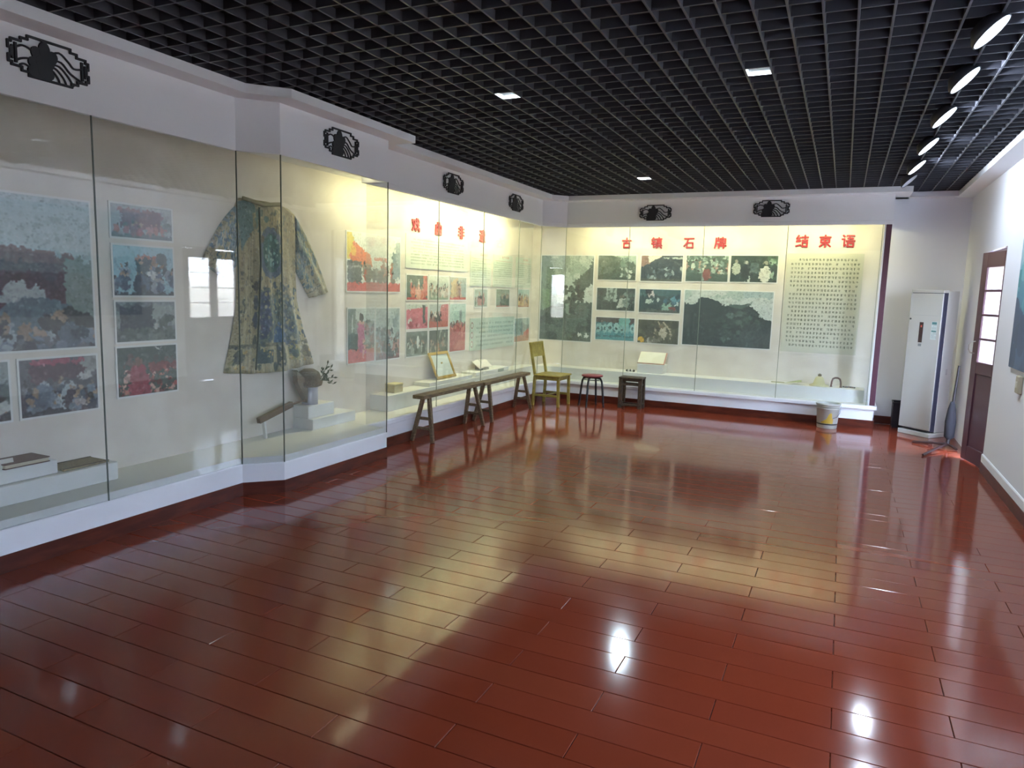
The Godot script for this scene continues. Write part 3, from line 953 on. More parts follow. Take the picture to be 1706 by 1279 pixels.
	photo("tall print of a drum team on red ground under a teal sky", [-7.81, -8.244], 0.782, 1.41, true, "b2585a", [["R", 0, 0, 100, 40, "a6c2b8"], ["R", 60, 14, 12, 28, "7a8c8c"], ["C", 0, 36, 100, 10, 18, ["a04a44", "8a5a50", "c0806c", "5c4a48"], 5], ["R", 0, 58, 100, 42, "ac5254"], ["B", 0, 50, 100, 16, 16, ["9a4a48", "c27a70"], 6]], 30)
	photo("dark print of a white costumed actor among a troupe, bottom left of the block", [-6.82, -7.303], 0.788, 1.098, true, "56625a", [["R", 0, 0, 100, 22, "6c7a70"], ["C", 4, 40, 90, 20, 16, ["8a948a", "a8b0a4", "4a5650", "6c7a72"], 6], ["E", 54, 46, 6, 24, "d0d4cc"], ["E", 54, 26, 4, 6, "dcdcd2"], ["R", 0, 88, 100, 12, "74807a"]], 31)
	photo("dark print of costumed players with tall plumes, bottom middle of the block", [-7.317, -7.791], 0.782, 1.096, true, "4c584e", [["S", [60, 6, 52, 40], 4, "a8aa9a"], ["S", [84, 4, 74, 50], 4, "909a88"], ["C", 10, 40, 80, 26, 10, ["8a8a78", "5e6a5c", "a8a08a", "b07a5c"], 8], ["R", 0, 90, 100, 10, "5e5248"]], 32)
	var heads := [[-8.336, -8.945], [-9.01, -9.64], [-9.77, -10.34]]
	var nm := ["first", "second", "last"]
	for k in 3:
		text_board("narrow text column with small red title, %s before the corner" % nm[k], heads[k], 1.632, 2.086, true, "c4cec0", [["T", 28, 3, 50, 14, 1, 0, "b85a50"], ["R", 6, 19, 88, 1, "c09088"], ["T", 6, 24, 88, 74, 11, 0, "74866f"]], 33 + k)
	photo("small print of paired dancers under the first text column", [-8.46, -8.86], 1.345, 1.605, true, "a8b4a4", [["C", 5, 30, 90, 30, 9, ["7c8c78", "5c6c5c", "a87a70", "c0c4b4"], 8], ["R", 0, 88, 100, 12, "8a9484"]], 36)
	photo("small print of dark clad singers under the second text column", [-9.12, -9.58], 1.335, 1.612, true, "8e9a8a", [["C", 34, 30, 56, 20, 10, ["4f5e52", "3f4c44", "66705f"], 8], ["R", 0, 88, 100, 12, "a8685e"]], 37)
	photo("small print of gold costumed actors under the last text column", [-9.87, -10.31], 1.325, 1.618, true, "a8b8b0", [["R", 0, 0, 100, 26, "a4c0bc"], ["C", 4, 30, 92, 40, 16, ["c09a5c", "a87850", "8a6a4c", "d0b078"], 8], ["R", 0, 90, 100, 10, "a0624e"]], 38)
	text_board("wide pale text panel with three small rings at its edge", [-8.359, -9.755], 0.768, 1.205, true, "b7c8bc", [
		["E", 4, 22, 2.6, 10, "8a5c5c"], ["E", 4, 22, 1.8, 7, "c4d0c6"], ["E", 4, 52, 2.6, 10, "8a5c5c"], ["E", 4, 52, 1.8, 7, "c4d0c6"], ["E", 4, 80, 2.6, 10, "8a5c5c"], ["E", 4, 80, 1.8, 7, "c4d0c6"], ["T", 12, 14, 84, 82, 6, 0, "5f7468"]], 39)
	photo("print of a standing figure on orange ground beside the corner", [-9.775, -10.345], 0.80, 1.18, true, "8a9c98", [["R", 0, 0, 100, 30, "98aca8"], ["B", 0, 20, 100, 40, 14, ["6f8280", "7d8e88"], 12], ["E", 48, 44, 8, 30, "54686c"], ["P", [0, 76, 60, 70, 100, 48, 100, 100, 0, 100], "b0785a"], ["P", [60, 62, 96, 44, 96, 66, 66, 76], "b85a4c"]], 40)
	heading("four raised red characters on the left case wall above the text panels", "戏曲非遗", [-7.001, -7.504, -8.068, -8.65], 2.300, 0.16, true)

func prints_back() -> void:
	photo("tall dark print of an old street with two white dogs", [-4.347, -3.469], 0.828, 2.156, false, "5a6b64", [
		["P", [14, 0, 100, 0, 92, 14, 60, 44, 52, 60, 34, 60, 26, 30], "a9b8b0"], ["B", 20, 0, 70, 24, 26, ["8a9c92", "94a69c", "b4c0b8"], 8], ["P", [0, 0, 18, 0, 30, 30, 34, 62, 0, 70], "64796c"], ["R", 4, 40, 14, 22, "6f8a72"], ["P", [100, 10, 100, 34, 74, 46, 62, 32], "4b5650"], ["P", [100, 32, 100, 54, 80, 56, 78, 42], "c4cec6"],
		["P", [70, 30, 84, 54, 60, 56], "333b38"], ["B", 46, 36, 34, 24, 40, ["2e3634", "3c4642", "c8d0ca", "4c5652"], 4], ["P", [0, 66, 36, 56, 100, 54, 100, 100, 0, 100], "434f4b"], ["B", 0, 66, 100, 30, 22, ["3a4542", "4c5a54", "56655e"], 12], ["R", 50, 56, 6, 12, "7d9488"], ["E", 78, 92, 4, 3, "cfd6d0"], ["E", 90, 92, 4, 3, "cfd6d0"], ["E", 62, 94, 3, 1.4, "9ab0a0"]], 51)
	photo("dark print of a tiled roof sloping over a street stall", [-3.421, -2.813], 1.778, 2.163, false, "566258", [["P", [30, 0, 100, 0, 100, 44], "9fb2a8"], ["P", [0, 0, 30, 0, 100, 36, 100, 100, 0, 100], "55635a"], ["R", 0, 70, 100, 30, "4a574e"], ["P", [58, 30, 66, 10, 78, 18, 74, 46, 60, 48], "6f857a"], ["B", 56, 54, 30, 34, 24, ["aab8ae", "c4cec6", "6a7a70"], 3.2], ["B", 0, 10, 60, 60, 14, ["4d5b50", "5f6c60"], 9]], 52)
	photo("dark print of timber houses with tiled eaves and onlookers", [-2.761, -2.132], 1.772, 2.166, false, "3d474c", [["P", [0, 0, 60, 0, 10, 40, 0, 44], "8a7068"], ["P", [18, 0, 60, 0, 20, 30], "c9ccc2"], ["P", [50, 10, 100, 8, 100, 16, 62, 18], "a8b4ac"], ["P", [0, 44, 70, 14, 100, 18, 100, 100, 0, 100], "353f46"], ["B", 20, 46, 60, 44, 40, ["4d5a62", "626e76", "2c3438", "8e9a9c"], 3.4], ["E", 96, 56, 3, 12, "a8aea8"], ["R", 0, 88, 100, 12, "54564e"]], 53)
	photo("dark print of a child seated by a lattice window", [-3.421, -2.806], 1.324, 1.68, false, "434d49", [["R", 26, 4, 26, 44, "9aaaa4"], ["R", 32, 10, 4, 34, "5d6a66"], ["R", 42, 10, 4, 34, "5d6a66"], ["E", 40, 30, 5, 7, "5a6662"], ["R", 0, 60, 100, 40, "3c4542"], ["E", 66, 64, 8, 20, "b6bcb2"], ["E", 64, 38, 4, 6, "6b635c"], ["B", 70, 30, 30, 40, 16, ["56645e", "39433f", "7a8a84"], 5], ["B", 24, 44, 30, 10, 10, ["7f9088", "a4b0a8"], 4], ["P", [50, 88, 62, 74, 66, 82], "c0c4bc"]], 54)
	photo("dark print of a doll face beside painted glass jars", [-2.762, -2.134], 1.316, 1.677, false, "33474b", [["R", 0, 0, 100, 30, "3e5c60"], ["E", 28, 20, 8, 16, "cfc4c4"], ["E", 24, 14, 7, 12, "25282c"], ["P", [18, 44, 34, 40, 36, 58, 16, 60], "b8c6c0"], ["E", 46, 46, 3, 8, "c0c8c4"], ["P", [54, 96, 60, 50, 66, 70, 76, 52, 78, 92], "86a898"], ["R", 84, 38, 10, 30, "c8d2d2"], ["B", 58, 30, 40, 24, 14, ["40667a", "5a8a9a", "2c4450"], 6], ["R", 72, 72, 16, 18, "7a3a34"], ["R", 0, 86, 100, 14, "4e5450"]], 55)
	photo("teal print of a row of blue opera face jars", [-3.418, -2.794], 0.876, 1.238, false, "3f6c74", [["R", 0, 0, 100, 24, "4f4a48"], ["R", 60, 0, 26, 40, "6fa8a6"], ["R", 0, 60, 100, 40, "4a8a94"], ["R", 0, 78, 100, 6, "3a6e78"], ["E", 9, 48, 7, 20, "83b0b4"], ["E", 25, 50, 6, 20, "83b0b4"], ["E", 38, 46, 7, 22, "8cb8bc"], ["E", 54, 46, 7, 22, "8cb8bc"], ["E", 69, 50, 7, 18, "7aa8ac"], ["E", 82, 50, 5, 18, "78a6aa"], ["E", 94, 46, 6, 20, "8cb8bc"],
		["E", 9, 48, 3, 7, "3a5a60"], ["E", 25, 50, 2.6, 7, "3a5a60"], ["E", 38, 46, 3, 8, "3a5a60"], ["E", 54, 46, 3, 8, "3a5a60"], ["E", 69, 50, 3, 6, "3a5a60"], ["E", 94, 46, 2.4, 7, "3a5a60"]], 56, 1)
	photo("brown print of an old woman making crafts by a yellow heap", [-2.759, -2.134], 0.865, 1.232, false, "4a4a3a", [["B", 0, 0, 100, 60, 30, ["54543f", "404234", "5f5c48"], 9], ["S", [50, 10, 56, 50], 4, "a89c84"], ["S", [62, 12, 78, 40, 80, 76], 4, "b0a48c"], ["S", [44, 30, 40, 72], 4, "9a8e78"], ["E", 62, 56, 9, 26, "b4ac98"], ["E", 58, 28, 6, 9, "7a6c58"], ["E", 10, 84, 8, 12, "c8a03c"], ["E", 32, 86, 10, 12, "aaa89c"], ["B", 20, 76, 40, 20, 12, ["8a887c", "6c6a5c"], 4]], 57)
	photo("dark print of a crowd of elders in the street", [-2.103, -1.494], 1.783, 2.17, false, "4e6058", [["B", 0, 0, 100, 40, 60, ["8ea69a", "6a8276", "aebeb2", "445850"], 4], ["C", 2, 18, 96, 50, 26, ["8ba095", "5c7066", "b6c2b6", "a8887c"], 4.4], ["E", 50, 70, 9, 22, "7c4844"], ["R", 0, 66, 40, 34, "41524a"], ["R", 60, 70, 40, 30, "41524a"]], 58)
	photo("dark print of men at a street table with one in white shirt", [-1.487, -0.844], 1.788, 2.173, false, "2f3f3a", [["R", 0, 0, 100, 30, "33443e"], ["B", 80, 0, 20, 90, 20, ["5c7a64", "8aa48e", "41584a"], 5], ["E", 14, 50, 9, 22, "a8b0a2"], ["E", 14, 22, 4, 7, "8a8a7c"], ["E", 36, 60, 14, 26, "2a3436"], ["E", 36, 28, 5, 7, "a8aaa0"], ["E", 52, 46, 9, 20, "46585a"], ["E", 74, 68, 12, 30, "c9cec4"], ["E", 74, 28, 5, 7, "8c8c7e"], ["P", [32, 96, 42, 72, 44, 98], "c4ccc4"], ["R", 40, 56, 24, 4, "62726c"]], 59)
	photo("very large dark print of ruined town walls under a pale sky", [-2.098, -0.868], 0.876, 1.682, false, "2a3433", [["R", 0, 0, 100, 60, "b9c5c2"], ["B", 0, 0, 100, 8, 14, ["a3b6b0", "c0cac6"], 8], ["R", 66, 0, 34, 12, "9db2b4"], ["P", [0, 22, 8, 27, 14, 26, 18, 13, 25, 14, 32, 16, 44, 24, 48, 28, 52, 24, 66, 25, 77, 20, 75, 28, 83, 35, 86, 44, 92, 49, 100, 50, 100, 100, 0, 100], "2d3836"], ["P", [50, 27, 53, 24, 66, 26, 77, 21, 74, 28, 60, 31], "50635c"], ["B", 44, 36, 40, 50, 50, ["37443f", "42504a", "2a3230", "4e5d56"], 4], ["B", 70, 60, 30, 36, 14, ["333d3b", "3b4643"], 8], ["E", 54, 44, 4, 6, "586862"], ["R", 52, 84, 6, 2, "6d7b74"]], 60)
	text_board("tall grey closing text panel of printed rows near the maroon post", [-0.744, 0.195], 0.872, 2.194, false, "c3c5b2", [["T", 6, 5, 86, 91, 21, 0, "535a4a"]], 61)
	heading("four raised red characters on the far wall above the street prints", "古镇石牌", [-2.983, -2.536, -2.07, -1.636], 2.335, 0.16, false)
	heading("three raised red characters above the closing text panel", "结束语", [-0.575, -0.289, -0.016], 2.358, 0.165, false)

func right_wall_things() -> void:
	# long blue exhibition board on the right wall
	var p := Paint.new(1200, 560, "8fb6c4", 71)
	p.ops([["R", 0, 60, 100, 40, "2e4c72"], ["B", 0, 40, 100, 24, 60, ["4f9aa8", "3f86a0", "67aab4"], 4], ["R", 0, 44, 3, 10, "2f8a94"], ["R", 1, 18, 2.4, 5, "d8e0e2"], ["B", 0, 66, 100, 30, 40, ["2a4468", "38597e", "24405e"], 5], ["R", 20, 4, 60, 40, "c2d2d8"], ["T", 26, 5, 50, 17, 5, 0, "6f828c"]])
	p.soften(2)
	var tx := "戏曲文化"
	for k in 4:
		for s in GLYPH[tx[k]]:
			var q := []
			for j in range(0, s.size(), 2): q.append(Vector2(300 + 90 * k + s[j] * 6.5, 138 + s[j + 1] * 6.5))
			p.stroke(q, 5, hx("45525c"))
	print_board("exhibition_board", "long blue exhibition board hung on the right wall past the door", "board", p.tex(), Vector3(XR - 0.001, 1.80, -5.7), 3.0, 1.44, Vector3(-1, 0, 0), 0.02, 0.35)
	var mb := MB.new()
	mb.bx(XR - 0.03, XR - 0.001, 0.90, 1.04, -6.82, -6.70, 0.006)
	var s := thing("switch_box", "small beige switch box on the right wall below the blue board", "switch", Vector3(0, 0, 0))
	obj("cover", mb.done(), mat(hx("b5ab94"), 0.5), s)
	mb = MB.new(); mb.bx(XR - 0.036, XR - 0.028, 0.945, 0.995, -6.785, -6.735, 0.003)
	obj("rocker", mb.done(), mat(hx("c9c2b0"), 0.45), s)

# ---------------------------------------------------------------- robe on the near case wall
func robe() -> void:
	var p := Paint.new(420, 560, "a99f7c", 81)
	for k in 60: p.rect(p.r.randf() * 420, 0, p.r.randf_range(2, 9), 560, [hx("b3a884"), hx("9b9274"), hx("ada27d"), hx("938d72")][k % 4])
	p.ops([["B", 6, 2, 40, 20, 20, ["5d7a74", "8f8a6a", "6f7d70"], 3], ["P", [27, 50, 46, 56, 60, 52, 78, 56, 88, 82, 26, 84], "6a7468"], ["B", 26, 50, 60, 34, 90, ["4f6068", "5a6c6a", "43545e", "7d8070"], 2.6], ["P", [2, 2, 22, 0, 20, 18, 6, 30], "6b8480"], ["E", 50, 30, 20, 15.5, "5c6a7c"], ["E", 50, 30, 14, 11.5, "40635f"], ["B", 40, 21, 20, 18, 46, ["2f4f58", "6f9a94", "3d7272", "8fa69a"], 1.6], ["E", 36, 22, 3, 2, "6a5c4c"], ["E", 60, 16, 3, 2.4, "5e5244"], ["R", 21, 28, 7, 70, "938a68"], ["E", 24.5, 50, 3, 3, "4a4640"], ["E", 24.5, 60, 3, 4, "3f4650"], ["E", 24.5, 70, 3, 5, "3a4454"], ["E", 24.5, 83, 3, 4, "434a44"],
		["P", [30, 54, 42, 52, 46, 74, 34, 82, 28, 74], "4a5268"], ["B", 30, 54, 16, 26, 26, ["3c4660", "5e6880", "59526a"], 1.8], ["B", 46, 58, 26, 22, 60, ["3f4a46", "5b7a80", "8a8a70", "2f4452"], 1.5], ["P", [50, 76, 58, 72, 66, 76, 68, 84, 48, 84], "35587c"], ["R", 0, 84, 100, 2, "6b6a56"], ["R", 30, 88, 18, 8, "3c4d50"], ["R", 52, 86, 3, 12, "48504c"], ["R", 57, 86, 3, 12, "48504c"], ["R", 52, 88, 9, 2, "48504c"], ["R", 52, 93, 9, 2, "48504c"], ["E", 76, 91, 7, 5, "8c8a5a"], ["E", 76, 91, 4, 3.6, "4f5f58"], ["E", 92, 91, 6, 4, "77735a"], ["E", 10, 91, 6, 4, "5c5f52"],
		["B", 0, 82, 100, 16, 60, ["56604f", "8f8a62", "4a5450", "b5975a"], 1.6], ["B", 64, 50, 34, 34, 60, ["4a5f66", "7e8c84", "3f5266", "98946e"], 1.6], ["B", 4, 40, 16, 40, 30, ["7d7860", "5f6258", "938a68"], 2], ["B", 28, 2, 44, 16, 40, ["6b7264", "8f8a6a", "5b6a68", "b5aa84"], 1.4], ["B", 28, 44, 60, 44, 160, ["5f6a6c", "6f7a72", "4c5c68", "8b8870", "a59c78"], 1.5], ["B", 62, 4, 38, 44, 40, ["8d8a70", "97906f", "7f8274"], 2]])
	p.jitter(900, 6.0, 0.2)
	p.jitter(5000, 2.2, 0.3)
	p.soften(2)
	var m := mat(hx("ffffff"), 0.75)
	m.albedo_texture = p.tex()
	m.rim_enabled = true
	m.rim = 0.3
	m.rim_tint = 0.5
	var ps := Paint.new(200, 200, "a39c80", 82)
	ps.ops([["R", 0, 0, 100, 40, "6f8086"], ["B", 0, 0, 100, 60, 150, ["4f6c74", "5f7f80", "8a8868", "a09a7c", "3f5a6c"], 3.4], ["B", 0, 50, 100, 30, 40, ["7a8a80", "96906c", "55707a"], 4], ["R", 0, 84, 100, 16, "a8a184"], ["R", 0, 84, 100, 2, "6f7468"]])
	ps.jitter(500, 5.0, 0.2)
	ps.jitter(1500, 2.0, 0.3)
	ps.soften(2)
	var m2 := mat(hx("ffffff"), 0.75)
	m2.albedo_texture = ps.tex()
	var t := thing("opera_robe", "blue and straw coloured embroidered opera robe spread on the near case wall", "robe", Vector3(XW + 0.012, 0, -4.68))
	# body: rows from neck to hem; local z runs away from the camera (negative), stored as horizontal u
	var rows := [[2.268, -0.30, 0.14], [2.24, -0.33, 0.26], [2.20, -0.35, 0.34], [2.0, -0.34, 0.34], [1.72, -0.34, 0.345], [1.45, -0.35, 0.36], [1.2, -0.40, 0.44], [1.0, -0.46, 0.52], [0.865, -0.50, 0.575]]
	var at_row := func(f: float) -> Array:
		var k := mini(int(f), rows.size() - 2)
		var g := f - k
		return [lerpf(rows[k][0], rows[k + 1][0], g), lerpf(rows[k][1], rows[k + 1][1], g), lerpf(rows[k][2], rows[k + 1][2], g)]
	var mb := MB.new(true)
	var nv := 40
	var nu := 36
	var grid := []
	for j in nv + 1:
		var r: Array = at_row.call(float(j) / nv * (rows.size() - 1))
		var line := []
		for i in nu + 1:
			var u := float(i) / nu
			var down := clampf((2.25 - r[0]) / 1.4, 0.0, 1.0)
			var bulge := 0.055 * pow(sin(PI * u), 0.5) + 0.016 * down * sin(u * 34.0 + sin(r[0] * 3.0)) + 0.008 * sin(u * 17.0 + r[0] * 5.0)
			var hem := -0.035 * sin(PI * u) * (1.0 if j == nv else 0.0)
			line.append([Vector3(maxf(0.004, bulge) if i > 0 and i < nu else 0.004, r[0] + hem, -lerpf(r[1], r[2], u)), Vector2(u, 1.0 - (r[0] - 0.86) / 1.41)])
		grid.append(line)
	for j in nv:
		for i in nu:
			var a: Array = grid[j][i]; var b: Array = grid[j][i + 1]; var c: Array = grid[j + 1][i + 1]; var d: Array = grid[j + 1][i]
			mb.quad(a[0], b[0], c[0], d[0], Vector3(1, 0, 0), [a[1], b[1], c[1], d[1]])
			var bk := func(v: Vector3) -> Vector3: return Vector3(0.001, v.y, v.z)
			mb.quad(bk.call(a[0]), bk.call(b[0]), bk.call(c[0]), bk.call(d[0]), Vector3(-1, 0, 0), [a[1], b[1], c[1], d[1]])
	for i in nu:
		for j in [0, nv]:
			var a: Array = grid[j][i]; var b: Array = grid[j][i + 1]
			mb.quad(a[0], b[0], Vector3(0.001, b[0].y, b[0].z), Vector3(0.001, a[0].y, a[0].z), Vector3(0, 1 if j == 0 else -1, 0), [a[1], b[1], b[1], a[1]])
	obj("body", mb.done(), m, t)
	# sleeves as flattened tapering sheets with folds
	for s in [[Vector2(-0.345, 2.20), Vector2(-0.345, 1.72), Vector2(-0.695, 1.74), Vector2(-0.48, 1.62)], [Vector2(0.335, 2.21), Vector2(0.335, 1.72), Vector2(0.79, 1.53), Vector2(0.52, 1.47)]]:
		mb = MB.new(true)
		var n := 14
		var g2 := []
		for j in n + 1:
			var v := float(j) / n
			var line := []
			for i in n + 1:
				var u := float(i) / n
				var top: Vector2 = s[0].lerp(s[2], v) + Vector2(0, 0.05 * sin(PI * v))
				var bot: Vector2 = s[1].lerp(s[3], v)
				var q := top.lerp(bot, u)
				var x := 0.045 * pow(sin(PI * u), 0.5) + 0.010 * sin(u * 15.0 + v * 2.0)
				line.append([Vector3(maxf(0.004, x) if i > 0 and i < n else 0.004, q.y, -q.x), Vector2(u, v)])
			g2.append(line)
		for j in n:
			for i in n:
				var a: Array = g2[j][i]; var b: Array = g2[j][i + 1]; var c: Array = g2[j + 1][i + 1]; var d: Array = g2[j + 1][i]
				mb.quad(a[0], b[0], c[0], d[0], Vector3(1, 0, 0), [a[1], b[1], c[1], d[1]])
				mb.quad(Vector3(0.001, a[0].y, a[0].z), Vector3(0.001, b[0].y, b[0].z), Vector3(0.001, c[0].y, c[0].z), Vector3(0.001, d[0].y, d[0].z), Vector3(-1, 0, 0), [a[1], b[1], c[1], d[1]])
		for i in n:
			var a: Array = g2[n][i]; var b: Array = g2[n][i + 1]
			mb.quad(a[0], b[0], Vector3(0.001, b[0].y, b[0].z), Vector3(0.001, a[0].y, a[0].z), Vector3(0, 0, -signf(s[2].x)), [a[1], b[1], b[1], a[1]])
		obj("sleeve", mb.done(), m2, t)
	mb = MB.new()
	var pts := []
	for k in 13:
		var a := PI * (k / 12.0)
		pts.append(Vector3(0.05 + 0.02 * sin(a), 2.235 + 0.03 * absf(cos(a)), 0.10 + 0.21 * cos(a)))
	mb.tube(pts, 0.016, 8)
	obj("collar", mb.done(), mat(hx("8f8a6c"), 0.8), t)
	mb = MB.new()
	mb.tube([Vector3(0.062, 2.21, 0.14), Vector3(0.075, 1.75, 0.145), Vector3(0.072, 1.4, 0.165), Vector3(0.07, 1.1, 0.19), Vector3(0.064, 0.87, 0.21)], 0.008, 6)
	obj("edging", mb.done(), mat(hx("3f463c"), 0.8), t)

# ---------------------------------------------------------------- openwork medallions on the fascia
func medallions() -> void:
	var spots := [
		[Vector3(-3.996, 2.742, -2.585), 1, "black openwork flower plaque on the fascia above the near case, largest in view"],
		[Vector3(-3.786, 2.728, -4.79), 1, "black openwork flower plaque on the fascia above the robe"],
		[Vector3(-4.009, 2.735, -7.005), 1, "black openwork flower plaque above the left run of the corner case, nearer one"],
		[Vector3(-4.009, 2.728, -8.665), 1, "black openwork flower plaque above the left run of the corner case, farther one"],
		[Vector3(-2.452, 2.706, -9.8855), 0, "black openwork flower plaque on the far fascia nearer the corner"],
		[Vector3(-0.944, 2.732, -9.8855), 0, "black openwork flower plaque on the far fascia nearer the right wall"]]
	var root: Node3D = null
	for s in spots:
		var o: Node3D
		if root == null:
			o = Node3D.new()
			# stepped frame
			var hw := 0.215
			var hh := 0.10
			var half := [Vector2(0, hh), Vector2(0.115, hh), Vector2(0.115, hh - 0.018), Vector2(0.15, hh - 0.018), Vector2(0.15, hh - 0.036), Vector2(0.185, hh - 0.036), Vector2(0.20, hh - 0.036), Vector2(0.20, hh - 0.05), Vector2(hw, hh - 0.05), Vector2(hw, 0.018), Vector2(hw - 0.012, 0.018), Vector2(hw - 0.012, 0.0)]
			var outl := []
			for v in half: outl.append(v)
			for k in range(half.size() - 2, -1, -1): outl.append(Vector2(half[k].x, -half[k].y))
			for k in range(1, half.size()): outl.append(Vector2(-half[k].x, -half[k].y))
			for k in range(half.size() - 2, 0, -1): outl.append(Vector2(-half[k].x, half[k].y))
			var mb := MB.new()
			for k in outl.size():
				var a: Vector2 = outl[k]
				var b: Vector2 = outl[(k + 1) % outl.size()]
				if a.distance_to(b) < 0.001: continue
				var d := (b - a).normalized() * 0.005
				mb.bar(Vector3(a.x - d.x, a.y - d.y, 0.006), Vector3(b.x + d.x, b.y + d.y, 0.006), 0.012, 0.012, 0.001, Vector3(0, 0, 1))
			for sx in [-1.0, 1.0]:
				mb.bx(sx * 0.178 - 0.007, sx * 0.178 + 0.007, -0.05, 0.05, 0.0, 0.012, 0.001)
				mb.bx(sx * 0.195 - 0.006, sx * 0.195 + 0.006, -0.034, 0.034, 0.0, 0.0115, 0.001)
			obj("frame", mb.done(), M.black, o)
			# flower head of rounded petals over a broad base leaf
			var petals := [[-0.068, 0.022, 0.030, 0.040, 0.5], [-0.030, 0.050, 0.030, 0.046, 0.0], [0.004, 0.020, 0.032, 0.040, -0.7], [-0.082, -0.022, 0.036, 0.030, 0.3], [-0.030, -0.012, 0.050, 0.040, 0.0], [-0.075, -0.066, 0.048, 0.034, 0.2], [-0.028, -0.066, 0.044, 0.034, -0.2]]
			for pt in petals:
				mb = MB.new()
				var bud := PackedVector2Array()
				for k in 16:
					var a := TAU * k / 16.0
					bud.append(Vector2(pt[0], pt[1]) + Vector2(pt[2] * cos(a), pt[3] * sin(a)).rotated(pt[4]))
				mb.prism(Transform3D(Basis(), Vector3.ZERO), bud, 0.012 + 0.0004 * petals.find(pt))
				obj("petal", mb.done(), M.black, o)
			# curved stems and leaf veins
			var curves := [[Vector2(-0.01, 0.03), Vector2(0.05, 0.062), Vector2(0.10, 0.03), Vector2(0.13, 0.002), Vector2(0.175, 0.01)], [Vector2(0.0, 0.01), Vector2(0.06, 0.015), Vector2(0.11, -0.03), Vector2(0.18, -0.06)], [Vector2(0.0, -0.01), Vector2(0.05, -0.01), Vector2(0.10, -0.055), Vector2(0.125, -0.096)], [Vector2(0.0, -0.02), Vector2(0.035, -0.03), Vector2(0.07, -0.065), Vector2(0.085, -0.097)], [Vector2(-0.015, -0.03), Vector2(0.015, -0.045), Vector2(0.04, -0.075), Vector2(0.047, -0.097)], [Vector2(-0.07, 0.0), Vector2(-0.10, 0.035), Vector2(-0.14, 0.045), Vector2(-0.172, 0.03)], [Vector2(-0.07, -0.02), Vector2(-0.11, -0.012), Vector2(-0.15, -0.022), Vector2(-0.172, -0.035)], [Vector2(-0.10, -0.06), Vector2(-0.135, -0.045), Vector2(-0.16, -0.055)]]
			for c in curves:
				mb = MB.new()
				var pts := []
				for k in c.size() - 1:
					var p0: Vector2 = c[maxi(k - 1, 0)]; var p3: Vector2 = c[mini(k + 2, c.size() - 1)]
					for j in 4:
						var v: Vector2 = c[k].cubic_interpolate(c[k + 1], p0, p3, j / 4.0)
						pts.append(Vector3(v.x, v.y, 0.006))
				pts.append(Vector3(c[-1].x, c[-1].y, 0.006))
				mb.tube(pts, 0.0058, 6)
				obj("stem", mb.done(), M.black, o)
			root = o
		else:
			o = root.duplicate()
		o.name = named("fascia_plaque")
		add_child(o)
		tag(o, s[2], "plaque", "openwork plaques on the fascia")
		o.transform = Transform3D(Basis(Vector3(0, 0, -1), Vector3.UP, Vector3(1, 0, 0)) if s[1] == 1 else Basis(), s[0] + (Vector3(0.001, 0, 0) if s[1] == 1 else Vector3(0, 0, 0.001)))

# ---------------------------------------------------------------- things inside the cases
func block(called: String, label: String, x0: float, x1: float, y0: float, y1: float, z0: float, z1: float) -> void:
	var mb := MB.new()
	mb.bx(x0, x1, y0, y1, z0, z1, 0.004)
	tag(obj(called, mb.done(), M.deck), label, "pedestal")

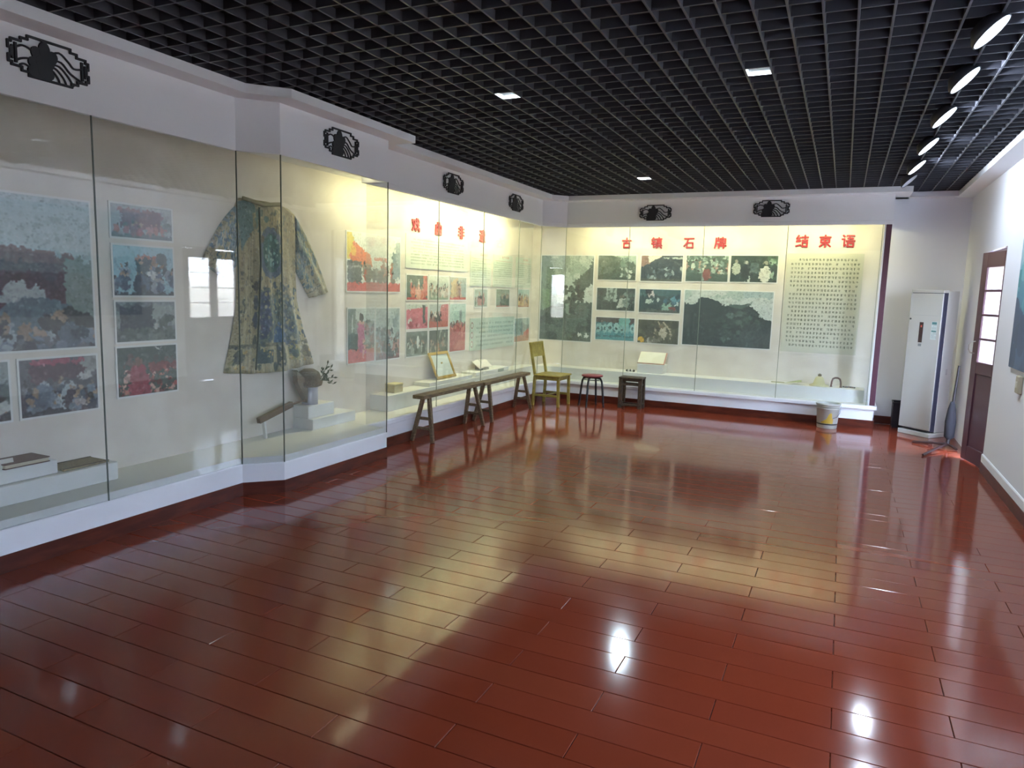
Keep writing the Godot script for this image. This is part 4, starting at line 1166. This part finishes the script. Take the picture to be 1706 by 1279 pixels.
func exhibits() -> void:
	var xb := XW + 0.008
	var mb: MB
	# near case: two white steps with old papers
	block("pedestal", "long low white step under the seated-audience prints", xb, -4.26, DECK, 0.40, -1.6, -3.07)
	block("pedestal", "shorter white step on the low one at the left picture edge", xb, -4.30, 0.401, 0.485, -1.6, -2.70)
	var t := thing("straw_mat", "tan woven straw mat on the low white step", "mat", Vector3(-4.385, 0.402, -2.88))
	mb = MB.new()
	mb.box(Transform3D(Basis(), Vector3(0, 0.006, 0)), Vector3(0.19, 0.012, 0.30), 0.002)
	obj("sheet", mb.done(), grain(mat(hx("ffffff"), 0.9), noise_tex(0.05, hx("6f6648"), hx("988c66"), 91), Vector3(3, 3, 14)), t)
	for s in [-1.0, 1.0]:
		mb = MB.new()
		mb.box(Transform3D(Basis(), Vector3(s * 0.09, 0.0135, 0)), Vector3(0.012, 0.003, 0.302), 0.001)
		obj("binding", mb.done(), mat(hx("55492f"), 0.85), t)
	t = thing("old_book", "dark brown bound book lying on the upper white step", "book", Vector3(-4.38, 0.486, -2.52))
	mb = MB.new(); mb.box(Transform3D(Basis(), Vector3(0, 0.003, 0)), Vector3(0.18, 0.006, 0.26), 0.001)
	mb.box(Transform3D(Basis(), Vector3(0, 0.029, 0)), Vector3(0.18, 0.006, 0.26), 0.001)
	mb.box(Transform3D(Basis(), Vector3(-0.088, 0.016, 0)), Vector3(0.005, 0.02, 0.26), 0.001)
	obj("cover", mb.done(), mat(hx("5a3a2a"), 0.7), t)
	mb = MB.new(); mb.box(Transform3D(Basis(), Vector3(0.001, 0.016, 0)), Vector3(0.17, 0.0195, 0.25), 0.001)
	obj("pages", mb.done(), mat(hx("c9bea4"), 0.9), t)
	t = thing("caption_card", "small white caption card leaning on the upper white step", "card", Vector3(-4.315, 0.486, -2.41))
	mb = MB.new(); mb.box(Transform3D(Basis(Vector3(0, 0, 1), 0.25), Vector3(-0.008, 0.029, 0)), Vector3(0.003, 0.058, 0.10), 0.0)
	obj("face", mb.done(), mat(hx("d5d2cb"), 0.6), t)
	mb = MB.new(); mb.box(Transform3D(Basis(Vector3(0, 0, 1), -0.4), Vector3(-0.026, 0.025, 0)), Vector3(0.003, 0.05, 0.05), 0.0)
	obj("prop", mb.done(), mat(hx("c9c6c0"), 0.6), t)
	# stepped white pedestal below the robe with a headdress
	block("pedestal", "lower white block of the pedestal beneath the robe", xb, -4.26, DECK, 0.385, -4.98, -5.60)
	block("pedestal", "upper white block of the pedestal beneath the robe", xb, -4.31, 0.386, 0.50, -4.98, -5.34)
	t = thing("opera_headdress", "brown woven opera headdress with leafy sprigs on a white drum stand", "headdress", Vector3(-4.395, 0.501, -5.10))
	t.scale = Vector3(1.18, 1.12, 1.2)
	mb = MB.new(); mb.lathe(Transform3D(), [[0.0, 0.0], [0.06, 0.0], [0.06, 0.14], [0.055, 0.145], [0.0, 0.145]], 24)
	obj("drum_stand", mb.done(), mat(hx("b9bcc4"), 0.5), t)
	var hair := grain(mat(hx("ffffff"), 0.95), noise_tex(0.06, hx("4a4234"), hx("857a60"), 95), Vector3(5, 14, 5))
	mb = MB.new()
	mb.lathe(Transform3D(Basis(), Vector3(0, 0.146, 0.01)), [[0.075, 0.0], [0.098, 0.012], [0.105, 0.04], [0.082, 0.05], [0.09, 0.085], [0.075, 0.12], [0.04, 0.145], [0.0, 0.15]], 24)
	obj("cap", mb.done(), hair, t)
	mb = MB.new()
	mb.prism(Transform3D(Basis(Vector3(0, 0, -1), Vector3.UP, Vector3(1, 0, 0)), Vector3(-0.02, 0, 0.02)), PackedVector2Array([Vector2(-0.04, 0.02), Vector2(-0.145, 0.20), Vector2(-0.155, 0.30), Vector2(-0.09, 0.24), Vector2(-0.03, 0.2)]), 0.05)
	obj("back_flap", mb.done(), hair, t)
	var leafm := mat(hx("59604a"), 0.8)
	for k in 5:
		mb = MB.new()
		var b0 := Vector3(0.05, 0.16 + 0.012 * k, -0.03 - 0.018 * k)
		var tip := b0 + Vector3(0.02, [0.17, 0.12, 0.02, -0.05, 0.09][k], [-0.10, -0.12, -0.13, -0.11, 0.05][k])
		mb.tube([b0, b0.lerp(tip, 0.5) + Vector3(0.01, 0.012, 0), tip], [0.004, 0.003, 0.002], 6)
		for j in 6:
			var q := b0.lerp(tip, 0.25 + 0.14 * j)
			var d := Vector3(rng.randf_range(-0.4, 0.6), rng.randf_range(-0.2, 0.9), rng.randf_range(-1, 1)).normalized()
			var w := d.cross(Vector3(0.3, 0.2, 0.9)).normalized() * 0.008
			mb.tri(q, q + d * 0.02 + w, q + d * 0.04, Vector3.RIGHT); mb.tri(q, q + d * 0.04, q + d * 0.02 - w, Vector3.RIGHT)
		obj("sprig", mb.done(), leafm, t)
	t = thing("wooden_clapper", "long brown wooden clapper leaning against the robe pedestal", "clapper", Vector3(-4.36, DECK, -4.50))
	var wood := grain(mat(hx("ffffff"), 0.7), noise_tex(0.03, hx("5c4a38"), hx("806a50"), 97), Vector3(2, 9, 9))
	for s in [-1.0, 1.0]:
		mb = MB.new()
		mb.bar(Vector3(0.0 + s * 0.012, 0.165, 0.08), Vector3(s * 0.012, 0.255, -0.32), 0.018, 0.05, 0.004)
		obj("board", mb.done(), wood, t)
	mb = MB.new(); mb.tube([Vector3(0, 0.25, -0.30), Vector3(0, 0.262, -0.42), Vector3(-0.01, 0.26, -0.50)], [0.012, 0.009, 0.007], 8)
	obj("grip", mb.done(), wood, t)
	mb = MB.new(); mb.bar(Vector3(0, 0.002, 0.0), Vector3(0, 0.175, 0.02), 0.03, 0.02, 0.002)
	obj("rest", mb.done(), M.deck, t)
	# corner case steps
	block("case_step", "long white step along the left run of the corner case", xb, -4.26, DECK, 0.455, -6.15, -10.06)
	block("case_step", "long white step along the far run of the corner case", -4.255, 0.33, DECK, 0.455, ZW + 0.008, -10.07)
	block("pedestal", "white pedestal block under the gold framed certificate", xb, -4.27, 0.456, 0.50, -7.0, -8.05)
	block("pedestal", "white pedestal block under the open booklet", xb, -4.27, 0.456, 0.515, -8.15, -9.15)
	# small yellow box
	t = thing("trinket_box", "small pale yellow lidded box on the left case step", "box", Vector3(-4.38, 0.456, -6.44))
	mb = MB.new(); mb.box(Transform3D(Basis(), Vector3(0, 0.035, 0)), Vector3(0.12, 0.07, 0.17), 0.005)
	obj("body", mb.done(), mat(hx("b8b184"), 0.6), t)
	mb = MB.new(); mb.box(Transform3D(Basis(), Vector3(0, 0.084, 0)), Vector3(0.126, 0.026, 0.176), 0.006)
	obj("lid", mb.done(), mat(hx("c4bd90"), 0.6), t)
	# framed certificate leaning back
	t = thing("framed_certificate", "gold framed certificate leaning on its pedestal in the left run", "picture frame", Vector3(-4.33, 0.506, -7.50))
	var lean := Basis(Vector3(0, 0, 1), 0.42)
	var gold := mat(hx("b8993c"), 0.4, 0.3)
	for e in [[0.0, 0.018, 0.46, 0.036], [0.0, 0.322, 0.46, 0.036]]:
		mb = MB.new(); mb.box(Transform3D(lean, lean * Vector3(0, e[1], e[0])), Vector3(0.022, e[3], e[2]), 0.005)
		obj("frame_rail", mb.done(), gold, t)
	for s in [-1.0, 1.0]:
		mb = MB.new(); mb.box(Transform3D(lean, lean * Vector3(0, 0.17, s * 0.212)), Vector3(0.022, 0.268, 0.036), 0.005)
		obj("frame_stile", mb.done(), gold, t)
	mb = MB.new(); mb.box(Transform3D(lean, lean * Vector3(-0.004, 0.17, 0)), Vector3(0.006, 0.27, 0.39), 0.0)
	obj("sheet", mb.done(), mat(hx("c6d2cc"), 0.35), t)
	mb = MB.new(); mb.bar(Vector3(-0.075, 0.19, 0), Vector3(-0.13, 0.002, 0), 0.008, 0.03, 0.001)
	obj("easel_leg", mb.done(), gold, t)
	# open booklet on a small stand
	t = thing("open_booklet", "open white booklet on a low stand in the left run", "book", Vector3(-4.36, 0.516, -8.55))
	for s in [-1.0, 1.0]:
		mb = MB.new()
		var bb := Basis(Vector3(0, 0, 1), 0.9) * Basis(Vector3(1, 0, 0), 0.12 * s)
		mb.box(Transform3D(bb, Vector3(-0.03, 0.075, s * 0.10)), Vector3(0.008, 0.15, 0.195), 0.002)
		obj("page", mb.done(), mat(hx("d8d6cc"), 0.7), t)
	mb = MB.new(); mb.prism(Transform3D(Basis(), Vector3(0, 0, -0.09)), PackedVector2Array([Vector2(-0.09, 0.0), Vector2(0.03, 0.0), Vector2(0.03, 0.02), Vector2(-0.09, 0.11)]), 0.18)
	obj("stand", mb.done(), mat(hx("8a887c"), 0.6), t)
	mb = MB.new(); mb.bx(-4.269, -4.265, 0.466, 0.505, -8.80, -8.98, 0.001)
	tag(obj("caption_label", mb.done(), mat(hx("8b968c"), 0.6)), "small grey caption label on the booklet pedestal front", "label")
	# sloped reading stand on the far run
	block("pedestal", "white pedestal block under the sloped sheet in the far run", -2.66, -2.28, 0.456, 0.585, ZW + 0.01, -10.13)
	t = thing("sloped_sheet", "sloped white sheet with thin red edge on the far run pedestal", "sheet", Vector3(-2.47, 0.593, -10.16))
	var sl := Basis(Vector3(1, 0, 0), -0.85)
	mb = MB.new(); mb.box(Transform3D(sl, sl * Vector3(0, 0.12, -0.004)), Vector3(0.40, 0.24, 0.010), 0.002)
	obj("backing_board", mb.done(), mat(hx("b98a7c"), 0.5), t)
	mb = MB.new(); mb.box(Transform3D(sl, sl * Vector3(-0.006, 0.12, 0.003)), Vector3(0.375, 0.222, 0.006), 0.001)
	obj("sheet", mb.done(), mat(hx("dcdccb"), 0.6), t)
	mb = MB.new(); mb.prism(Transform3D(Basis(Vector3(0, 0, 1), Vector3.UP, Vector3(1, 0, 0)), Vector3(-0.12, 0, 0)), PackedVector2Array([Vector2(-0.19, -0.006), Vector2(-0.03, -0.006), Vector2(-0.19, 0.128)]), 0.24)
	obj("wedge", mb.done(), M.deck, t)
	# small black ornament
	t = thing("carved_ornament", "small black and white carved ornament above the square stool", "ornament", Vector3(-2.77, 0.456, -10.18))
	for k in 5:
		mb = MB.new(); mb.lathe(Transform3D(Basis(Vector3(0, 0, 1), 0.3 * (k - 2)), Vector3(-0.06 + 0.03 * k, 0.0, 0.01 * (k % 2))), [[0.0, 0.0], [0.016, 0.004], [0.018, 0.02], [0.008, 0.032 + 0.01 * (k % 2)], [0.0, 0.036 + 0.01 * (k % 2)]], 10)
		obj("bead", mb.done(), [M.black, M.plastic][k % 2], t)
	# things at the right end of the far run
	t = thing("straw_hat", "pale straw hat with dark knob at the right end of the far run", "hat", Vector3(-0.21, 0.456, -10.20))
	mb = MB.new(); mb.lathe(Transform3D(), [[0.0, 0.0], [0.12, 0.0], [0.125, 0.006], [0.075, 0.03], [0.055, 0.10], [0.03, 0.125], [0.0, 0.13]], 24)
	obj("crown", mb.done(), mat(hx("b9b58a"), 0.9), t)
	mb = MB.new(); mb.lathe(Transform3D(Basis(), Vector3(0, 0.125, 0)), [[0.0, 0.0], [0.022, 0.004], [0.026, 0.02], [0.014, 0.034], [0.0, 0.038]], 14)
	obj("knob", mb.done(), mat(hx("5a5030"), 0.7), t)
	t = thing("palm_fan", "pale green palm leaf fan lying left of the straw hat", "fan", Vector3(-0.55, 0.456, -10.20))
	mb = MB.new()
	for k in 9:
		var a := -0.55 + 0.1375 * k
		var d := Vector3(cos(a), 0.0, sin(a))
		var e := Vector3(cos(a + 0.125), 0.0, sin(a + 0.125))
		var o := Vector3(-0.10, 0.006, 0)
		mb.tri(o, o + d * 0.22 + Vector3(0, 0.03, 0), o + (d + e) * 0.115 + Vector3(0, 0.042, 0), Vector3.UP)
		mb.tri(o, o + (d + e) * 0.115 + Vector3(0, 0.042, 0), o + e * 0.22 + Vector3(0, 0.03, 0), Vector3.UP)
	obj("blade", mb.done(), mat(hx("a3ad80"), 0.8), t)
	mb = MB.new(); mb.tube([Vector3(-0.09, 0.008, 0), Vector3(-0.26, 0.008, 0.01)], 0.006, 8)
	obj("handle", mb.done(), mat(hx("8c8a5c"), 0.8), t)
	t = thing("arched_frame", "small brown arched wooden frame right of the straw hat", "frame", Vector3(-0.005, 0.456, -10.18))
	mb = MB.new()
	mb.tube([Vector3(-0.058, 0.012, 0), Vector3(-0.054, 0.07, 0), Vector3(-0.042, 0.108, 0), Vector3(-0.015, 0.122, 0), Vector3(0.015, 0.122, 0), Vector3(0.042, 0.108, 0), Vector3(0.054, 0.07, 0), Vector3(0.058, 0.012, 0)], 0.012, 10)
	obj("arch", mb.done(), mat(hx("5e3a2c"), 0.5), t)
	for s in [-1.0, 1.0]:
		mb = MB.new(); mb.box(Transform3D(Basis(), Vector3(s * 0.058, 0.006, 0)), Vector3(0.032, 0.012, 0.032), 0.002)
		obj("foot", mb.done(), mat(hx("4e3024"), 0.5), t)
	t = thing("bead_string", "short string of dark beads at the right end of the far run", "beads", Vector3(0.15, 0.456, -10.20))
	for k in 7:
		mb = MB.new(); mb.lathe(Transform3D(Basis(), Vector3(-0.066 + 0.022 * k, 0.0, 0.012 * sin(k * 1.3))), [[0.0, 0.0], [0.009, 0.003], [0.0115, 0.011], [0.009, 0.019], [0.0, 0.022]], 10)
		obj("bead", mb.done(), [mat(hx("2c2a2c"), 0.3), mat(hx("6a4a40"), 0.4)][k % 2], t)

# ---------------------------------------------------------------- furniture in the room
func bench(label: String, z0: float, z1: float, h: float) -> void:
	var zm := (z0 + z1) * 0.5
	var t := thing("wooden_bench", label, "bench", Vector3(-3.87, 0, zm), 0, "narrow wooden benches before the left case")
	var hl := absf(z1 - z0) * 0.5
	var m: StandardMaterial3D = M.bench
	var mb := MB.new()
	mb.box(Transform3D(Basis(), Vector3(0, h - 0.019, 0)), Vector3(0.135, 0.038, hl * 2.0), 0.004)
	obj("seat_board", mb.done(), m, t)
	for e in [-1.0, 1.0]:
		var zt: float = e * (hl - 0.16)
		var zf: float = e * (hl - 0.09)
		var feet := []
		for s in [-1.0, 1.0]:
			var a := Vector3(s * 0.035, h - 0.034, zt)
			var b := Vector3(s * 0.125, 0.0, zf)
			mb = MB.new()
			mb.bar(b, a, 0.036, 0.04, 0.004, Vector3(0, 0, 1))
			obj("leg", mb.done(), m, t)
			feet.append([a, b])
		for f in [0.30, 0.52]:
			mb = MB.new()
			mb.bar(feet[0][1].lerp(feet[0][0], f), feet[1][1].lerp(feet[1][0], f), 0.03, 0.022, 0.002, Vector3(0, 1, 0))
			obj("crossbar", mb.done(), m, t)

func furniture() -> void:
	M.bench = grain(mat(hx("ffffff"), 0.6), noise_tex(0.02, hx("5b4a36"), hx("7d6a4e"), 101), Vector3(9, 9, 1.4))
	bench("long narrow brown wooden bench in front of the left case, nearer the camera", -6.12, -7.45, 0.50)
	bench("long narrow brown wooden bench in front of the left case, nearer the yellow chair", -7.50, -8.86, 0.49)
	# yellow wooden chair facing the middle of the room
	var ym := grain(mat(hx("ffffff"), 0.45), noise_tex(0.015, hx("8c7c38"), hx("a59548"), 103), Vector3(2, 2, 2))
	var t := thing("wooden_chair", "yellow varnished wooden chair with a solid back panel in the far left corner", "chair", Vector3(-3.65, 0, -9.28), -0.03)
	var mb := MB.new()
	mb.box(Transform3D(Basis(), Vector3(0.01, 0.43, 0)), Vector3(0.40, 0.026, 0.44), 0.008)
	obj("seat", mb.done(), ym, t)
	for s in [-1.0, 1.0]:
		mb = MB.new(); mb.bar(Vector3(0.185, 0, s * 0.19), Vector3(0.175, 0.418, s * 0.19), 0.036, 0.036, 0.003)
		obj("leg", mb.done(), ym, t)
		mb = MB.new(); mb.bar(Vector3(-0.20, 0, s * 0.19), Vector3(-0.18, 0.418, s * 0.19), 0.036, 0.036, 0.003)
		obj("leg", mb.done(), ym, t)
		mb = MB.new(); mb.bar(Vector3(-0.18, 0.43, s * 0.19), Vector3(-0.265, 0.865, s * 0.19), 0.034, 0.034, 0.003)
		obj("back_post", mb.done(), ym, t)
		mb = MB.new(); mb.bar(Vector3(-0.19, 0.15, s * 0.19), Vector3(0.18, 0.15, s * 0.19), 0.03, 0.018, 0.002, Vector3(0, 1, 0))
		obj("stretcher", mb.done(), ym, t)
		mb = MB.new(); mb.box(Transform3D(Basis(), Vector3(0.0, 0.392, s * 0.19)), Vector3(0.34, 0.045, 0.018), 0.002)
		obj("apron", mb.done(), ym, t)
	mb = MB.new(); mb.box(Transform3D(Basis(), Vector3(0.175, 0.392, 0)), Vector3(0.018, 0.045, 0.344), 0.002)
	obj("apron", mb.done(), ym, t)
	mb = MB.new(); mb.box(Transform3D(Basis(), Vector3(-0.01, 0.15, 0)), Vector3(0.03, 0.018, 0.362), 0.002)
	obj("stretcher", mb.done(), ym, t)
	mb = MB.new(); mb.bar(Vector3(-0.228, 0.675, 0), Vector3(-0.262, 0.855, 0), 0.012, 0.346, 0.003)
	obj("back_panel", mb.done(), ym, t)
	mb = MB.new(); mb.bar(Vector3(-0.265, 0.865, -0.21), Vector3(-0.265, 0.865, 0.21), 0.036, 0.03, 0.005, Vector3(1, 0, 0))
	obj("top_rail", mb.done(), ym, t)
	# round stool: red seat, four black bent tube legs
	t = thing("round_stool", "round stool with red seat and black bent tube legs", "stool", Vector3(-3.12, 0, -9.47), 0.35)
	mb = MB.new(); mb.lathe(Transform3D(), [[0.0, 0.425], [0.14, 0.425], [0.15, 0.432], [0.15, 0.443], [0.142, 0.45], [0.0, 0.452]], 28)
	obj("seat", mb.done(), mat(hx("7d2f3a"), 0.4), t)
	var bl := mat(hx("1c1c22"), 0.3)
	for k in 4:
		var a := TAU * k / 4.0 + 0.4
		var d := Vector3(cos(a), 0, sin(a))
		mb = MB.new(); mb.tube([d * 0.02 + Vector3(0, 0.417, 0), d * 0.09 + Vector3(0, 0.415, 0), d * 0.125 + Vector3(0, 0.40, 0), d * 0.145 + Vector3(0, 0.36, 0), d * 0.155 + Vector3(0, 0.30, 0), d * 0.185 + Vector3(0, 0.0, 0)], 0.015, 10)
		obj("leg", mb.done(), bl, t)
	mb = MB.new()
	var ring := []
	for k in 17: ring.append(Vector3(0.118 * cos(TAU * k / 16.0), 0.385, 0.118 * sin(TAU * k / 16.0)))
	mb.tube(ring, 0.005, 6, false)
	obj("brace_ring", mb.done(), bl, t)
	# square dark stool
	var dm := grain(mat(hx("ffffff"), 0.55), noise_tex(0.02, hx("3a3026"), hx("544636"), 105), Vector3(5, 5, 5))
	t = thing("square_stool", "small square dark wooden stool in front of the far case", "stool", Vector3(-2.60, 0, -9.68))
	mb = MB.new(); mb.box(Transform3D(Basis(), Vector3(0, 0.428, 0)), Vector3(0.335, 0.024, 0.22), 0.004)
	obj("seat", mb.done(), dm, t)
	for sx in [-1.0, 1.0]:
		for sz in [-1.0, 1.0]:
			mb = MB.new(); mb.bar(Vector3(sx * 0.142, 0, sz * 0.082), Vector3(sx * 0.138, 0.416, sz * 0.082), 0.052, 0.04, 0.003, Vector3(1, 0, 0))
			obj("leg", mb.done(), dm, t)
		for y in [0.06, 0.335]:
			mb = MB.new(); mb.box(Transform3D(Basis(), Vector3(sx * 0.14, y, 0)), Vector3(0.022, 0.028, 0.124), 0.002)
			obj("side_rail", mb.done(), dm, t)
	for sz in [-1.0, 1.0]:
		for y in [0.05, 0.335, 0.395]:
			mb = MB.new(); mb.box(Transform3D(Basis(), Vector3(0, y, sz * 0.082)), Vector3(0.236, 0.026, 0.022), 0.002)
			obj("rail", mb.done(), dm, t)
	# paint bucket
	t = thing("plastic_bucket", "white plastic bucket with yellow print standing before the far case", "bucket", Vector3(-0.07, 0, -9.66))
	var wb := mat(hx("b6b7ac"), 0.35)
	mb = MB.new(); mb.lathe(Transform3D(), [[0.0, 0.0], [0.112, 0.0], [0.116, 0.006], [0.136, 0.285], [0.144, 0.288], [0.146, 0.31], [0.138, 0.312], [0.132, 0.30], [0.110, 0.012], [0.0, 0.01]], 36)
	obj("shell", mb.done(), wb, t)
	for q in [[0.245, 0.008], [0.268, 0.006]]:
		mb = MB.new(); mb.lathe(Transform3D(), [[0.1325 + (q[0] - 0.245) * 0.07, q[0]], [0.1375 + (q[0] - 0.245) * 0.07, q[0] + q[1] * 0.5], [0.1333 + (q[0] - 0.245) * 0.07, q[0] + q[1]]], 36)
		obj("rim_rib", mb.done(), wb, t)
	mb = MB.new(); mb.lathe(Transform3D(), [[0.1195, 0.045], [0.1203, 0.062]], 36)
	obj("dark_band", mb.done(), mat(hx("2e3430"), 0.4), t)
	mb = MB.new()
	for k in 12:   # printed yellow hill, wrapped on the shell
		var hgt := [0.012, 0.02, 0.026, 0.034, 0.042, 0.05, 0.066, 0.10, 0.125, 0.135, 0.13, 0.06]
		var a0 := PI * 0.5 + 0.62 - 0.10 * k
		var a1 := a0 - 0.10
		for j in [0]:
			var y1: float = 0.066 + hgt[k]
			var y2: float = 0.066 + hgt[mini(k + 1, 11)]
			var rr := func(y: float) -> float: return 0.1166 + 0.0718 * y
			mb.quad(Vector3(cos(a0) * rr.call(0.066), 0.066, sin(a0) * rr.call(0.066)), Vector3(cos(a1) * rr.call(0.066), 0.066, sin(a1) * rr.call(0.066)), Vector3(cos(a1) * rr.call(y2), y2, sin(a1) * rr.call(y2)), Vector3(cos(a0) * rr.call(y1), y1, sin(a0) * rr.call(y1)), Vector3(cos(a0), 0, sin(a0)))
	obj("yellow_print", mb.done(), mat(hx("b99a3c"), 0.4), t)
	mb = MB.new()
	mb.tube([Vector3(0.145, 0.275, 0.0), Vector3(0.135, 0.2, 0.075), Vector3(0.105, 0.15, 0.105), Vector3(0.06, 0.135, 0.128)], 0.003, 6)
	obj("handle", mb.done(), mat(hx("55555c"), 0.4, 0.6), t)
	# floor standing air conditioner set across the corner
	var p0 := Vector3(0.739, 0, -9.849)
	var p1 := Vector3(1.045, 0, -9.583)
	var d := (p1 - p0).normalized()
	t = thing("air_conditioner", "tall white floor standing air conditioner in the far right corner", "air conditioner", p0)
	t.transform = Transform3D(Basis(d, Vector3.UP, d.cross(Vector3.UP)), p0)
	var w := p0.distance_to(p1)
	mb = MB.new(); mb.bx(-0.003, w + 0.003, 0.0, 0.055, -0.29, 0.012, 0.004)
	obj("base_plinth", mb.done(), M.plastic, t)
	mb = MB.new(); mb.bx(0.004, w - 0.004, 0.056, 1.735, -0.28, -0.082, 0.006)
	obj("cabinet", mb.done(), M.plastic, t)
	mb = MB.new(); mb.bx(0.002, w - 0.002, 0.07, 1.738, -0.08, -0.004, 0.003)
	obj("dark_side_band", mb.done(), mat(hx("3a3a4c"), 0.4), t)
	mb = MB.new(); mb.bx(0.0, w, 0.085, 1.70, -0.003, 0.012, 0.004)
	obj("front_panel", mb.done(), mat(hx("b9b8af"), 0.35), t)
	mb = MB.new(); mb.bx(0.0, w, 1.706, 1.742, -0.081, 0.012, 0.004)
	obj("top_cap", mb.done(), mat(hx("b9b8af"), 0.35), t)
	mb = MB.new(); mb.bx(0.145, 0.195, 1.12, 1.36, 0.012, 0.0145, 0.001)
	var dsp := obj("display_strip", mb.done(), mat(hx("3a2a2c"), 0.25), t)
	mb = MB.new(); mb.bx(0.162, 0.18, 1.30, 1.325, 0.0146, 0.0162, 0.0005)
	obj("indicator", mb.done(), mat(hx("b04038"), 0.3), dsp)
	mb = MB.new(); mb.bx(0.15, 0.19, 1.075, 1.105, 0.0122, 0.0135, 0.0)
	obj("maker_plate", mb.done(), mat(hx("7d8280"), 0.4), t)
	var lp := Paint.new(64, 160, "c4cfca", 131)
	lp.ops([["R", 8, 3, 84, 14, "4f7a78"], ["T", 10, 20, 80, 26, 4, 0, "5f7474"], ["R", 8, 50, 84, 8, "4f8078"], ["T", 10, 60, 80, 36, 5, 0, "667876"]])
	var lmt := mat(hx("ffffff"), 0.5)
	lmt.albedo_texture = lp.tex()
	mb = MB.new()
	mb.quad(Vector3(0.295, 1.165, 0.0126), Vector3(0.365, 1.165, 0.0126), Vector3(0.365, 1.375, 0.0126), Vector3(0.295, 1.375, 0.0126), Vector3(0, 0, 1), [Vector2(0, 1), Vector2(1, 1), Vector2(1, 0), Vector2(0, 0)])
	obj("energy_label", mb.done(), lmt, t)
	mb = MB.new(); mb.lathe(Transform3D(Basis(Vector3(1, 0, 0), PI / 2), Vector3(0.022, 1.395, 0.012)), [[0.011, 0.0], [0.011, 0.003], [0.0, 0.004]], 16)
	obj("lock_dot", mb.done(), mat(hx("3c3c40"), 0.4), t)
	for k in 6:
		mb = MB.new(); mb.bx(0.05, w - 0.05, 1.44 + 0.004 * 0, 1.4425, 0.0118, 0.0128, 0.0) if k == 0 else mb.bx(w - 0.003, w - 0.0012, 0.74 + 0.014 * k, 0.746 + 0.014 * k, -0.20, -0.17, 0.0)
		obj("groove_line", mb.done(), mat(hx("9ea09c"), 0.5), t)
	# dark bin behind the air conditioner
	t = thing("waste_bin", "dark square waste bin behind the air conditioner by the wall", "bin", Vector3(0.80, 0, -10.26))
	mb = MB.new()
	for e in [[-0.12, 0, 0.008, 0.24], [0.12, 0, 0.008, 0.24], [0, -0.116, 0.232, 0.008], [0, 0.116, 0.232, 0.008]]:
		mb.box(Transform3D(Basis(), Vector3(e[0], 0.155, e[1])), Vector3(e[2], 0.31, e[3]), 0.0)
	mb.box(Transform3D(Basis(), Vector3(0, 0.005, 0)), Vector3(0.232, 0.01, 0.224), 0.0)
	obj("shell", mb.done(), mat(hx("2c2a34"), 0.5), t)
	mb = MB.new()
	for e in [[-0.124, 0, 0.014, 0.262], [0.124, 0, 0.014, 0.262], [0, -0.124, 0.234, 0.014], [0, 0.124, 0.234, 0.014]]:
		mb.box(Transform3D(Basis(), Vector3(e[0], 0.318, e[1])), Vector3(e[2], 0.016, e[3]), 0.002)
	obj("rim", mb.done(), mat(hx("33313c"), 0.5), t)
	# dark floor stand with spread feet beside the door
	t = thing("floor_stand", "dark floor stand with spread feet between air conditioner and door", "stand", Vector3(1.17, 0, -9.05))
	var sm := mat(hx("2b2426"), 0.45)
	mb = MB.new(); mb.tube([Vector3(0, 0.03, 0), Vector3(0.01, 0.5, 0), Vector3(0.03, 0.92, -0.02)], [0.02, 0.016, 0.012], 10)
	obj("pole", mb.done(), sm, t)
	mb = MB.new(); mb.lathe(Transform3D(Basis(), Vector3(0.005, 0.10, 0)), [[0.022, 0.0], [0.05, 0.03], [0.055, 0.2], [0.04, 0.34], [0.02, 0.42]], 14)
	obj("folded_cover", mb.done(), mat(hx("28272c"), 0.9), t)
	for f in [Vector3(-0.29, 0, 0.62), Vector3(-0.33, 0, -0.12), Vector3(0.08, 0, 0.10)]:
		mb = MB.new(); mb.tube([Vector3(0, 0.045, 0), f * 0.45 + Vector3(0, 0.035, 0), f + Vector3(0, 0.012, 0)], [0.016, 0.014, 0.012], 8)
		obj("foot", mb.done(), mat(hx("2a1613"), 0.5), t)
